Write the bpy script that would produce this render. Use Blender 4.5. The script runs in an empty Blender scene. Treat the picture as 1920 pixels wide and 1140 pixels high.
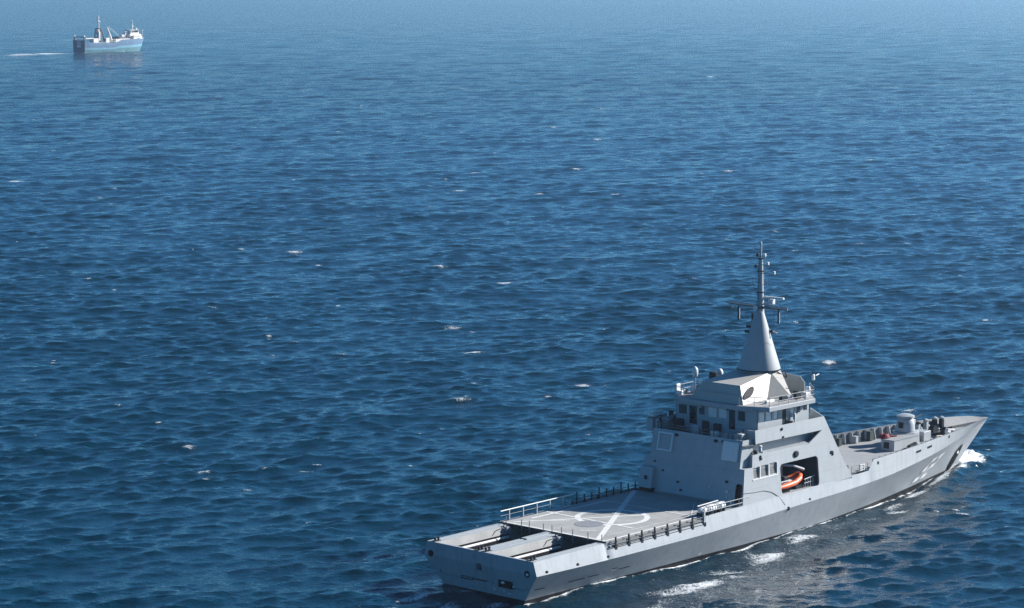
import bpy, bmesh, math, random
import numpy as np
from mathutils import Vector, Matrix
from mathutils.geometry import tessellate_polygon

R = math.radians
random.seed(7)
scene = bpy.context.scene
COL = scene.collection

# ------------------------------------------------------------------ camera
CAM_H, PITCH, ROLL, FPX = 57.976, R(7.506), R(-0.1315), 4848.56
fw = Vector((0, math.cos(PITCH), -math.sin(PITCH)))
up = Vector((0, math.sin(PITCH), math.cos(PITCH)))
rt = Vector((1, 0, 0))
rt2 = rt * math.cos(ROLL) + up * math.sin(ROLL)
up2 = up * math.cos(ROLL) - rt * math.sin(ROLL)
cd = bpy.data.cameras.new('camera')
cam = bpy.data.objects.new('camera', cd)
COL.objects.link(cam)
m = Matrix.Identity(4)
for i in range(3):
    m[i][0], m[i][1], m[i][2] = rt2[i], up2[i], -fw[i]
m[2][3] = CAM_H
cam.matrix_world = m
cd.sensor_width = 36.0
cd.lens = FPX * 36.0 / 1920.0
cd.clip_start, cd.clip_end = 1.0, 200000.0
scene.camera = cam

# ------------------------------------------------------------------ ship frame
PSI = R(42.223)
SX, SY = -3.0827, 233.6815
FX = Vector((math.sin(PSI), math.cos(PSI), 0))
FY = Vector((-math.cos(PSI), math.sin(PSI), 0))
SHIP = Matrix(((FX.x, FY.x, 0, SX), (FX.y, FY.y, 0, SY), (0, 0, 1, 0), (0, 0, 0, 1)))

# ------------------------------------------------------------------ light
SUN_EL = R(27.0)
sun_h = (FX * 0.905 - FY * 0.425).normalized()      # towards the sun, from the bow's starboard side
sun_dir = Vector((sun_h.x * math.cos(SUN_EL), sun_h.y * math.cos(SUN_EL), math.sin(SUN_EL)))
w = bpy.data.worlds.new('World')
scene.world = w
w.use_nodes = True
nt = w.node_tree
bg = nt.nodes['Background']
sky = nt.nodes.new('ShaderNodeTexSky')
sky.sky_type = 'NISHITA'
sky.sun_disc = False
sky.sun_elevation = SUN_EL
sky.sun_rotation = math.atan2(sun_h.x, sun_h.y)
sky.altitude = 0
sky.air_density = 0.6
sky.dust_density = 0.2
sky.ozone_density = 10.0
tint = nt.nodes.new('ShaderNodeMix')               # the whole sky a deeper, cleaner blue
tint.data_type = 'RGBA'
tint.blend_type = 'MULTIPLY'
tint.inputs[0].default_value = 1.0
tint.inputs[7].default_value = (0.68, 1.07, 0.95, 1)
nt.links.new(sky.outputs[0], tint.inputs[6])
nt.links.new(tint.outputs[2], bg.inputs[0])
bg.inputs[1].default_value = 0.07
sl = bpy.data.lights.new('sun', 'SUN')
sl.energy = 5.0
sl.angle = R(0.53)
sl.color = (1.0, 0.975, 0.94)
so = bpy.data.objects.new('sun', sl)
so.rotation_euler = (-sun_dir).to_track_quat('-Z', 'Y').to_euler()
so.location = sun_dir * 500
COL.objects.link(so)

scene.view_settings.view_transform = 'Standard'
scene.view_settings.look = 'None'
scene.view_settings.gamma = 1.0
scene.view_settings.exposure = 1.15
scene.view_settings.use_curve_mapping = False
try:
    scene.cycles.use_denoising = True
    scene.cycles.denoising_prefilter = 'NONE'
    scene.cycles.volume_bounces = 0
    scene.cycles.max_bounces = 6
    scene.cycles.sample_clamp_indirect = 6.0
except Exception:
    pass


# ------------------------------------------------------------------ materials
def mat(name, col, rough=0.55, var=0.10, scale=1.2, metal=0.0, bump=0.0, bscale=6.0, streak=0.0, spec=0.4, seams=False):
    """painted surface: base colour with broken-up tone, vertical weather streaks and fine relief"""
    M = bpy.data.materials.new(name)
    M.use_nodes = True
    n, l = M.node_tree.nodes, M.node_tree.links
    b = n['Principled BSDF']
    tc = n.new('ShaderNodeTexCoord')
    nz = n.new('ShaderNodeTexNoise')
    nz.inputs['Scale'].default_value = scale
    nz.inputs['Detail'].default_value = 6
    nz.inputs['Roughness'].default_value = 0.6
    l.new(tc.outputs['Object'], nz.inputs['Vector'])
    mr = n.new('ShaderNodeMapRange')
    mr.inputs['From Min'].default_value, mr.inputs['From Max'].default_value = 0.3, 0.7
    mr.inputs['To Min'].default_value, mr.inputs['To Max'].default_value = 1 - var, 1 + var
    l.new(nz.outputs['Fac'], mr.inputs['Value'])
    val = mr.outputs[0]
    if streak > 0:
        mp = n.new('ShaderNodeMapping')
        mp.inputs['Scale'].default_value = (2.2, 2.2, 0.16)
        l.new(tc.outputs['Object'], mp.inputs['Vector'])
        n2 = n.new('ShaderNodeTexNoise')
        n2.inputs['Scale'].default_value = 1.0
        n2.inputs['Detail'].default_value = 5
        l.new(mp.outputs[0], n2.inputs['Vector'])
        m2 = n.new('ShaderNodeMapRange')
        m2.inputs['From Min'].default_value, m2.inputs['From Max'].default_value = 0.48, 0.75
        m2.inputs['To Min'].default_value, m2.inputs['To Max'].default_value = 1.0, 1 - streak
        l.new(n2.outputs['Fac'], m2.inputs['Value'])
        mu = n.new('ShaderNodeMath')
        mu.operation = 'MULTIPLY'
        l.new(val, mu.inputs[0])
        l.new(m2.outputs[0], mu.inputs[1])
        val = mu.outputs[0]
    if seams:
        sp = n.new('ShaderNodeSeparateXYZ')
        l.new(tc.outputs['Object'], sp.inputs[0])
        ad = n.new('ShaderNodeMath')
        l.new(sp.outputs[0], ad.inputs[0])
        l.new(sp.outputs[1], ad.inputs[1])
        cb = n.new('ShaderNodeCombineXYZ')
        l.new(ad.outputs[0], cb.inputs[0])
        l.new(sp.outputs[2], cb.inputs[1])
        bk = n.new('ShaderNodeTexBrick')
        bk.inputs['Scale'].default_value = 1.0
        bk.inputs['Brick Width'].default_value = 3.1
        bk.inputs['Row Height'].default_value = 1.45
        bk.inputs['Mortar Size'].default_value = 0.022
        bk.inputs['Color1'].default_value = (1, 1, 1, 1)
        bk.inputs['Color2'].default_value = (0.965, 0.965, 0.965, 1)
        bk.inputs['Mortar'].default_value = (0.86, 0.86, 0.86, 1)
        l.new(cb.outputs[0], bk.inputs['Vector'])
        m3 = n.new('ShaderNodeMath')
        m3.operation = 'MULTIPLY'
        l.new(val, m3.inputs[0])
        l.new(bk.outputs['Color'], m3.inputs[1])
        val = m3.outputs[0]
    vm = n.new('ShaderNodeVectorMath')
    vm.operation = 'SCALE'
    vm.inputs[0].default_value = col
    l.new(val, vm.inputs['Scale'])
    l.new(vm.outputs[0], b.inputs['Base Color'])
    b.inputs['Roughness'].default_value = rough
    b.inputs['Metallic'].default_value = metal
    b.inputs['Specular IOR Level'].default_value = spec
    if bump > 0:
        n3 = n.new('ShaderNodeTexNoise')
        n3.inputs['Scale'].default_value = bscale
        n3.inputs['Detail'].default_value = 4
        l.new(tc.outputs['Object'], n3.inputs['Vector'])
        bp = n.new('ShaderNodeBump')
        bp.inputs['Strength'].default_value = bump
        bp.inputs['Distance'].default_value = 0.05
        l.new(n3.outputs['Fac'], bp.inputs['Height'])
        l.new(bp.outputs[0], b.inputs['Normal'])
    return M


PAINT = mat('grey_ship_paint', (0.315, 0.338, 0.352), 0.5, 0.04, 0.7, seams=True, streak=0.09, bump=0.14, bscale=0.9)
HULLP = mat('grey_hull_paint', (0.30, 0.322, 0.34), 0.45, 0.05, 0.5, seams=True, streak=0.16, bump=0.14, bscale=0.8)
LOWER = HULLP
DECK = mat('deck_non_skid', (0.275, 0.276, 0.266), 0.85, 0.17, 0.45, bump=0.2, bscale=9)
FDECK = mat('foredeck_paint', (0.24, 0.245, 0.25), 0.8, 0.08, 0.6, bump=0.2, bscale=9)
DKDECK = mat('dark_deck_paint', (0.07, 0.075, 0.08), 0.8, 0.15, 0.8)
BLACK = mat('black_rubber', (0.012, 0.012, 0.013), 0.6, 0.2, 3, spec=0.06)
DARK = mat('dark_steel', (0.032, 0.034, 0.037), 0.5, 0.2, 3, spec=0.06)
WHITE = mat('white_paint', (0.60, 0.60, 0.585), 0.45, 0.04, 2)
LINEW = mat('deck_marking_white', (0.55, 0.55, 0.535), 0.8, 0.12, 2.5)
MESHG = mat('intake_mesh', (0.17, 0.165, 0.155), 0.7, 0.15, 20)
GLASSD = mat('bridge_glass', (0.015, 0.02, 0.025), 0.06, 0.1, 1, spec=0.8)
GLASSLIT = mat('daylit_pane_tone', (0.62, 0.62, 0.60), 0.25, 0.05, 2, spec=0.8)  # pale pane colour stands for daylight seen through the bridge
PANEL = mat('landing_light_panel', (0.58, 0.58, 0.58), 0.5, 0.08, 5)
ORANGE = mat('orange_tube', (0.70, 0.11, 0.03), 0.45, 0.08, 3)
RED = mat('red_canvas', (0.16, 0.012, 0.014), 0.7, 0.2, 4)
CREAM = mat('pale_fairing_paint', (0.36, 0.345, 0.31), 0.5, 0.05, 1)
NETM = mat('netting_grey', (0.16, 0.165, 0.165), 0.8, 0.2, 8)
BOOT = mat('black_boot_topping', (0.02, 0.02, 0.022), 0.5, 0.2, 1, spec=0.06)
CLOTH = mat('dark_navy_cloth', (0.012, 0.016, 0.03), 0.9, 0.2, 6)
SKIN = mat('skin_tone', (0.42, 0.25, 0.17), 0.6, 0.05, 6)
OLIVE = mat('dark_green_canvas', (0.03, 0.045, 0.04), 0.85, 0.2, 4)
ROPE = mat('pale_rope', (0.50, 0.44, 0.34), 0.9, 0.2, 8)
T_NAVY = mat('trawler_navy_paint', (0.04, 0.09, 0.22), 0.5, 0.15, 0.3, streak=0.2)
T_BLUE = mat('trawler_mid_blue_paint', (0.11, 0.19, 0.29), 0.5, 0.12, 0.3, streak=0.2)
T_SKY = mat('trawler_sky_blue_stripe', (0.16, 0.33, 0.43), 0.5, 0.10, 0.3)
T_TEAL = mat('trawler_faded_teal', (0.09, 0.20, 0.235), 0.5, 0.2, 0.3, streak=0.3)
T_WHITE = mat('trawler_white_paint', (0.66, 0.64, 0.60), 0.5, 0.08, 0.6, streak=0.15)
T_RUST = mat('trawler_dark_gear', (0.11, 0.11, 0.125), 0.7, 0.3, 1.5)


# ------------------------------------------------------------------ mesh helpers
class MB:
    def __init__(self):
        self.v, self.f = [], []

    def add(self, vs, fs):
        o = len(self.v)
        self.v += [tuple(p) for p in vs]
        self.f += [tuple(i + o for i in f) for f in fs]
        return self

    def box(self, x0, x1, y0, y1, z0, z1):
        vs = [(x, y, z) for z in (z0, z1) for y in (y0, y1) for x in (x0, x1)]
        return self.add(vs, [(0, 2, 3, 1), (4, 5, 7, 6), (0, 1, 5, 4), (2, 6, 7, 3), (0, 4, 6, 2), (1, 3, 7, 5)])

    def hexa(self, b, t):
        """b, t: four points each, same winding"""
        return self.add(list(b) + list(t), [(3, 2, 1, 0), (4, 5, 6, 7), (0, 1, 5, 4), (1, 2, 6, 5), (2, 3, 7, 6), (3, 0, 4, 7)])

    def tube(self, pts, r, n=6, caps=True):
        pts = [Vector(p) for p in pts]
        rs = r if isinstance(r, (list, tuple)) else [r] * len(pts)
        vs, fs = [], []
        prev = None
        for i, p in enumerate(pts):
            d = (pts[min(i + 1, len(pts) - 1)] - pts[max(i - 1, 0)])
            d.normalize()
            a = Vector((0, 0, 1)) if abs(d.z) < 0.9 else Vector((1, 0, 0))
            if prev is not None:
                a = prev
            s = (a - d * a.dot(d)).normalized()
            prev = s
            t = d.cross(s)
            for k in range(n):
                an = 2 * math.pi * k / n
                vs.append(p + (s * math.cos(an) + t * math.sin(an)) * rs[i])
        for i in range(len(pts) - 1):
            for k in range(n):
                a, b = i * n + k, i * n + (k + 1) % n
                fs.append((a, b, b + n, a + n))
        if caps:
            fs.append(tuple(reversed(range(n))))
            fs.append(tuple((len(pts) - 1) * n + k for k in range(n)))
        return self.add(vs, fs)

    def lathe(self, prof, c, n=24):
        vs, fs = [], []
        for (r, z) in prof:
            for k in range(n):
                a = 2 * math.pi * k / n
                vs.append((c[0] + r * math.cos(a), c[1] + r * math.sin(a), c[2] + z))
        for i in range(len(prof) - 1):
            for k in range(n):
                a, b = i * n + k, i * n + (k + 1) % n
                fs.append((a, b, b + n, a + n))
        fs.append(tuple(reversed(range(n))))
        fs.append(tuple((len(prof) - 1) * n + k for k in range(n)))
        return self.add(vs, fs)

    def panel(self, outer, holes, f, th):
        """flat outline with holes; f(a, b, t) maps plane coordinates and depth to space"""
        loops = [outer] + list(holes)
        tris = tessellate_polygon([[Vector((a, b, 0)) for a, b in lp] for lp in loops])
        flat = [p for lp in loops for p in lp]
        n = len(flat)
        vs = [f(a, b, 0) for a, b in flat] + [f(a, b, th) for a, b in flat]
        fs = [tuple(t) for t in tris] + [tuple(i + n for i in reversed(t)) for t in tris]
        o = 0
        for lp in loops:
            k = len(lp)
            for i in range(k):
                a, b = o + i, o + (i + 1) % k
                fs.append((a, b, b + n, a + n))
            o += k
        return self.add(vs, fs)

    def prism(self, poly, z0, z1):
        n = len(poly)
        vs = [(x, y, z0) for x, y in poly] + [(x, y, z1) for x, y in poly]
        fs = [tuple(reversed(range(n))), tuple(range(n, 2 * n))]
        for i in range(n):
            a, b = i, (i + 1) % n
            fs.append((a, b, b + n, a + n))
        return self.add(vs, fs)

    def build(self, name, material, parent=None, smooth=0.0, bevel=0.0):
        me = bpy.data.meshes.new(name)
        bm = bmesh.new()
        bv = [bm.verts.new(p) for p in self.v]
        for f in self.f:
            try:
                bm.faces.new([bv[i] for i in f])
            except ValueError:
                pass
        bmesh.ops.remove_doubles(bm, verts=bm.verts, dist=1e-5)
        bmesh.ops.recalc_face_normals(bm, faces=bm.faces)
        if bevel > 0:
            es = [e for e in bm.edges if len(e.link_faces) == 2 and e.calc_face_angle(0) > 0.5]
            bmesh.ops.bevel(bm, geom=es, offset=bevel, segments=1, affect='EDGES', clamp_overlap=True)
        bm.to_mesh(me)
        bm.free()
        if smooth > 0:
            me.shade_smooth()
            me.set_sharp_from_angle(angle=R(smooth))
        ms = material if isinstance(material, (list, tuple)) else [material]
        for x in ms:
            me.materials.append(x)
        o = bpy.data.objects.new(name, me)
        COL.objects.link(o)
        if parent is not None:
            o.parent = parent
        return o


def empty(name, mw):
    o = bpy.data.objects.new(name, None)
    o.empty_display_size = 1
    COL.objects.link(o)
    o.matrix_world = mw
    return o


def tag(o, label=None, cat=None, group=None, kind=None):
    if label:
        o['label'] = label
    if cat:
        o['category'] = cat
    if group:
        o['group'] = group
    if kind:
        o['kind'] = kind
    return o


def share(src, parent, dx=0, dy=0, dz=0, rz=0):
    c = src.copy()
    COL.objects.link(c)
    c.parent = parent
    c.location = (dx, dy, dz)
    c.rotation_euler = (0, 0, rz)
    return c


def interp(x, tab):
    xs = [t[0] for t in tab]
    return float(np.interp(x, xs, [t[1] for t in tab]))


def cinterp(x, tab):
    """smooth (monotone-ish) table lookup"""
    n = len(tab)
    if x <= tab[0][0]:
        return tab[0][1]
    if x >= tab[-1][0]:
        return tab[-1][1]
    for i in range(n - 1):
        x0, y0 = tab[i]
        x1, y1 = tab[i + 1]
        if x0 <= x <= x1:
            h = x1 - x0
            d = (y1 - y0) / h

            def slope(j):
                if j <= 0:
                    return (tab[1][1] - tab[0][1]) / (tab[1][0] - tab[0][0])
                if j >= n - 1:
                    return (tab[-1][1] - tab[-2][1]) / (tab[-1][0] - tab[-2][0])
                a = (tab[j][1] - tab[j - 1][1]) / (tab[j][0] - tab[j - 1][0])
                b = (tab[j + 1][1] - tab[j][1]) / (tab[j + 1][0] - tab[j][0])
                return 0 if a * b <= 0 else 2 * a * b / (a + b)
            m0, m1 = slope(i), slope(i + 1)
            t = (x - x0) / h
            return (2 * t ** 3 - 3 * t ** 2 + 1) * y0 + (t ** 3 - 2 * t ** 2 + t) * h * m0 + (-2 * t ** 3 + 3 * t ** 2) * y1 + (t ** 3 - t ** 2) * h * m1


# ------------------------------------------------------------------ the sea
WL_TAB = [(0.68, 4.96), (10, 5.15), (17, 5.5), (25, 5.65), (33, 5.9), (44, 5.85), (50, 5.25), (56, 4.45), (66, 2.75), (74, 1.15), (80.1, 0.0)]


def build_sea():
    rng = np.random.default_rng(11)
    f = 2586.0
    # rows: fine where the water is near, coarser with distance (world units)
    ys = []
    y = 190.0
    while y < 60000:
        ys.append(y)
        y += max(0.27, (0.21 + 0.5 * min(1, max(0, (y - 1400) / 4500))) * y * y / (CAM_H * f))
    ys = np.array([-60000, -20000, -6000, -2000, -600, -200, 0, 80, 130, 160, 175, 184] + ys)
    us = np.arange(-0.222, 0.2221, 0.00110)
    side = 0.222 + np.cumsum(np.linspace(0.0012, 0.0028, 85))
    us = np.concatenate([-side[::-1], us, side])
    out = np.array([0.41, 0.44, 0.5, 0.6, 0.8, 1.3, 2.5, 6.0])
    us = np.concatenate([-out[::-1], us, out])
    nr, nc = len(ys), len(us)
    Rr = np.sqrt(ys ** 2 + 60.0 ** 2)
    X = (us[None, :] * Rr[:, None]).astype(np.float32)
    Y = np.repeat(ys[:, None], nc, 1).astype(np.float32)
    dyr = np.gradient(ys)[:, None]
    dxr = np.gradient(us)[None, :] * Rr[:, None]
    dX, dY, Z = np.zeros_like(X), np.zeros_like(X), np.zeros_like(X)
    SLX = np.zeros_like(X)
    def noise2(a, b, s, seed):
        r = np.random.default_rng(seed)
        o = np.zeros_like(a)
        for j in range(14):
            t = r.uniform(0, 6.283)
            kk = 2 * math.pi / s * math.exp(r.uniform(-0.7, 0.9))
            o += np.cos(kk * (math.cos(t) * a + math.sin(t) * b) + r.uniform(0, 6.283)) / 14 ** .5
        return o
    gust1 = np.clip(1 + 0.30 * noise2(X, Y * 0.8, 110.0, 61), 0.45, 1.6).astype(np.float32)
    gust2 = np.clip(1 + 0.32 * noise2(X, Y * 0.8, 34.0, 62), 0.4, 1.7).astype(np.float32)
    N = 130
    lam = np.exp(np.linspace(math.log(0.72), math.log(58), N)) * np.exp(rng.normal(0, 0.03, N))
    th0 = R(-68)                                   # the way the seas run
    for i in range(N):
        L = lam[i]
        k = 2 * math.pi / L
        spread = 0.64 if L < 8 else 0.5
        th = th0 + rng.normal(0, spread)
        s = float(np.interp(L, [0.7, 1.2, 2.6, 4, 6, 9, 14, 34], [0.037, 0.041, 0.040, 0.032, 0.024, 0.0175, 0.0105, 0.0085]))
        if L > 34:
            s *= math.exp(-((L - 34) / 10) ** 2)
        a = s / k
        kx, ky = k * math.cos(th), k * math.sin(th)
        ph = kx * X + ky * Y + rng.uniform(0, 6.283)
        step = np.abs(kx) * dxr + np.abs(ky) * dyr
        att = np.clip(math.pi / step - 1.0, 0, 1).astype(np.float32)
        if L < 7:
            att = att * (gust1 if i % 2 else gust2)      # gusts: short waves come in patches
        c, sn = np.cos(ph), np.sin(ph)
        Z += a * att * c
        dX -= a * att * 0.95 * math.cos(th) * sn
        dY -= a * att * 0.95 * math.sin(th) * sn
        SLX += (a * k) * att * c                 # convergence: crests that are about to break
    lod = np.clip((dyr / 1.2 - 0.25) / 1.6, 0, 1) * np.ones_like(X)

    # local ship coordinates
    lx = (X - SX) * FX.x + (Y - SY) * FX.y
    ly = (X - SX) * FY.x + (Y - SY) * FY.y
    hb = np.interp(lx, [t[0] for t in WL_TAB], [t[1] for t in WL_TAB], left=0, right=0)
    inlen = (lx > 0.2) & (lx < 80.5)
    dist = np.where(inlen, np.abs(ly) - hb, np.hypot(np.maximum(0.2 - lx, 0) + np.maximum(lx - 80.5, 0), np.maximum(np.abs(ly) - 4.5 * (lx < 1), 0)))
    near = np.clip(dist / 9.0, 0, 1)
    calm = 0.72 + 0.28 * near
    Z *= calm
    dX *= calm
    dY *= calm
    # bow wave and the diverging wave along the side
    for sgn in (-1, 1):
        sy = ly * sgn
        along = 80.5 - lx
        crest = 1.2 + np.maximum(along, 0) * 0.36
        wdt = 0.8 + np.maximum(along, 0) * 0.05
        g = np.exp(-((sy - crest) / wdt) ** 2) * np.exp(-np.maximum(along, 0) / 26) * (along > -5) * np.clip((along + 5) / 5, 0, 1)
        Z += 0.75 * g
        g2 = np.exp(-((sy - crest + 2.6 + 0.06 * np.maximum(along, 0)) / (wdt * 1.3)) ** 2) * np.exp(-np.maximum(along, 0) / 30) * (along > 0)
        Z -= 0.32 * g2
    Z += (0.30 * np.cos((lx - 80) / 34.0 * 2 * math.pi) * np.exp(-np.maximum(dist, 0) / 7.0) * inlen).astype(np.float32)

    # ---- foam cover
    foam = np.zeros_like(X)

    inside = (Y > 190) & (Y < 3500)
    # breaking crests
    big = noise2(X, Y, 60.0, 3)
    crest = SLX / 0.225
    foam = np.maximum(foam, np.clip((crest - 3.0 + 0.32 * big), 0, 1) * 1.1 * inside * (near > 0.5))

    def cap(x, y, a, b, amp=1.0, rot=0.0):
        nonlocal foam
        c, s = math.cos(rot), math.sin(rot)
        px, py = lx - x, ly - y
        e = (px * c + py * s) / a
        g = (-px * s + py * c) / b
        foam = np.maximum(foam, amp * np.exp(-(e * e + g * g)))
    # crests seen breaking (ship frame metres); long axis lies across the view
    X_AX = math.atan2(-math.cos(PSI) * -1, math.sin(PSI))
    ax = math.atan2(-FX.x * 0 + FY.x, FX.x)
    caps = [(285.6, 332.4, 2.4, 3), (310.6, 296.1, 5.0, 3.5), (318.2, 275.4, 3.4, 3), (382.6, 318.5, 4.4, 4), (481.8, 394.7, 4.0, 5),
            (186.5, 183.8, 3.6, 2), (153.2, 89.1, 3.4, 2.2), (231.5, 337.4, 3.5, 3), (254.2, 407.0, 6.5, 4), (40.6, 48.7, 0.8, 0.8),
            (60.5, -13.8, 2.1, 1.2), (205.2, 136.5, 1.0, 1.4), (377, 277.3, 3.5, 3), (395.3, 283.5, 1.6, 4), (26, -19.4, 1.0, 0.7),
            (330, 260, 3, 3), (62, -12.2, 1.2, 1.0), (52, -10.5, 1.2, .8), (250, 60, 2, 2), (420, 330, 3, 4), (120, 60, 1.2, 1.5), (98, 130, 1.2, 1.4)]
    for (x, y, a, b) in caps:
        cap(x, y, a * 0.68, b * 0.62, 0.74, ax)
    for j in range(460):
        u, v = rng.uniform(-0.2, 0.2), rng.uniform(0.0, 1.0)
        yy = 260 * (3400 / 260) ** v
        xx = u * yy
        px, py = (xx - SX) * FX.x + (yy - SY) * FX.y, (xx - SX) * FY.x + (yy - SY) * FY.y
        sz = rng.uniform(0.22, 0.6) * (0.6 + yy / 900) * rng.choice([1, 1, 1.8])
        cap(px, py, sz * rng.uniform(1, 2.4), sz * 0.9 * (1 + yy / 700), rng.uniform(0.56, 0.82), ax + rng.uniform(-.3, .3))
    # white water thrown off the stem
    stem = np.exp(-((lx - 84.2 - 0.35 * (ly)) / 3.4) ** 2 - ((ly - 2.0) / 3.3) ** 2)
    foam = np.maximum(foam, np.clip(2.2 * stem - 0.2, 0, 1.6))
    stem2 = np.exp(-((lx - 78.5) / 3.0) ** 2 - ((ly + 1.6) / 0.8) ** 2)
    foam = np.maximum(foam, 0.95 * stem2)
    Z += 0.9 * stem * (1 + 0.35 * noise2(X, Y, 2.2, 9))
    # churned strip where the water slides along the plating
    edge = np.exp(-(np.maximum(dist, 0) / 0.45) ** 2) * inlen
    foam = np.maximum(foam, edge * (0.80 + 0.28 * noise2(lx, ly * 0.3, 3.0, 5)))
    # the side wake: streaky foam drifting out and aft from the bow wave on both sides
    for sgn in (-1, 1):
        sy = ly * sgn
        along = np.maximum(80 - lx, 0)
        line = 1.6 + along * 0.19
        wd = 0.9 + along * 0.075
        g = np.exp(-((sy - line) / wd) ** 2) * (lx < 80) * np.clip(along / 6, 0, 1) * np.clip((lx + 40) / 30, 0, 1)
        patch = 0.5 + 0.5 * noise2(lx * 0.8, ly, 7.0, 21 + sgn)
        dens = np.interp(along, [0, 8, 25, 32, 48, 62, 90], [0.80, 0.78, 0.62, 0.70, 0.78, 0.74, 0.50])
        if sgn > 0:
            dens = dens * np.interp(lx, [-20, 5, 40], [0.5, 0.62, 1.0])
        foam = np.maximum(foam, g * dens * np.clip(patch, 0.62, 1.08))
    # wake behind the transom
    aft = np.maximum(-lx, 0)
    g = np.exp(-(ly / (5.0 + 0.05 * aft)) ** 4) * (lx < 0.5) * np.exp(-aft / 60)
    foam = np.maximum(foam, g * 0.62 * np.clip(0.6 + noise2(lx * .5, ly, 5, 31), 0, 1.4))
    # trawler wake
    tx, ty = TR_POS.x, TR_POS.y
    a, b = (X - tx) * TR_F.x + (Y - ty) * TR_F.y, (X - tx) * TR_P.x + (Y - ty) * TR_P.y
    g = np.exp(-(b / (15.0 + 0.05 * np.maximum(-a, 0))) ** 2) * (a < 4) * np.exp(-np.maximum(-a, 0) / 260)
    foam = np.maximum(foam, g * (0.68 + 0.14 * noise2(a, b, 22, 41) + 0.22 * np.exp(-(a + 10) ** 2 / 900)))
    g = np.exp(-((b + 6.2) / 1.3) ** 2) * (a > 12) * (a < 56)
    foam = np.maximum(foam, g * (0.85 + 0.3 * noise2(a, b, 12, 42)))

    co = np.stack([X + dX, Y + dY, Z], -1).reshape(-1, 3).astype(np.float32)
    idx = np.arange(nr * nc).reshape(nr, nc)
    q = np.stack([idx[:-1, :-1], idx[:-1, 1:], idx[1:, 1:], idx[1:, :-1]], -1).reshape(-1, 4).astype(np.int32)
    me = bpy.data.meshes.new('sea')
    me.vertices.add(len(co))
    me.vertices.foreach_set('co', co.ravel())
    me.loops.add(q.size)
    me.loops.foreach_set('vertex_index', q.ravel())
    me.polygons.add(len(q))
    me.polygons.foreach_set('loop_start', np.arange(0, q.size, 4, dtype=np.int32))
    me.update(calc_edges=True)
    at = me.attributes.new('foam', 'FLOAT', 'POINT')
    at.data.foreach_set('value', np.clip(foam, 0, 1.6).astype(np.float32).ravel())
    at = me.attributes.new('lod', 'FLOAT', 'POINT')
    at.data.foreach_set('value', lod.astype(np.float32).ravel())
    me.shade_smooth()
    o = bpy.data.objects.new('sea', me)
    COL.objects.link(o)
    tag(o, 'deep blue choppy open sea with scattered whitecaps', None, kind='structure')
    me.materials.append(sea_material())
    return o


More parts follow.
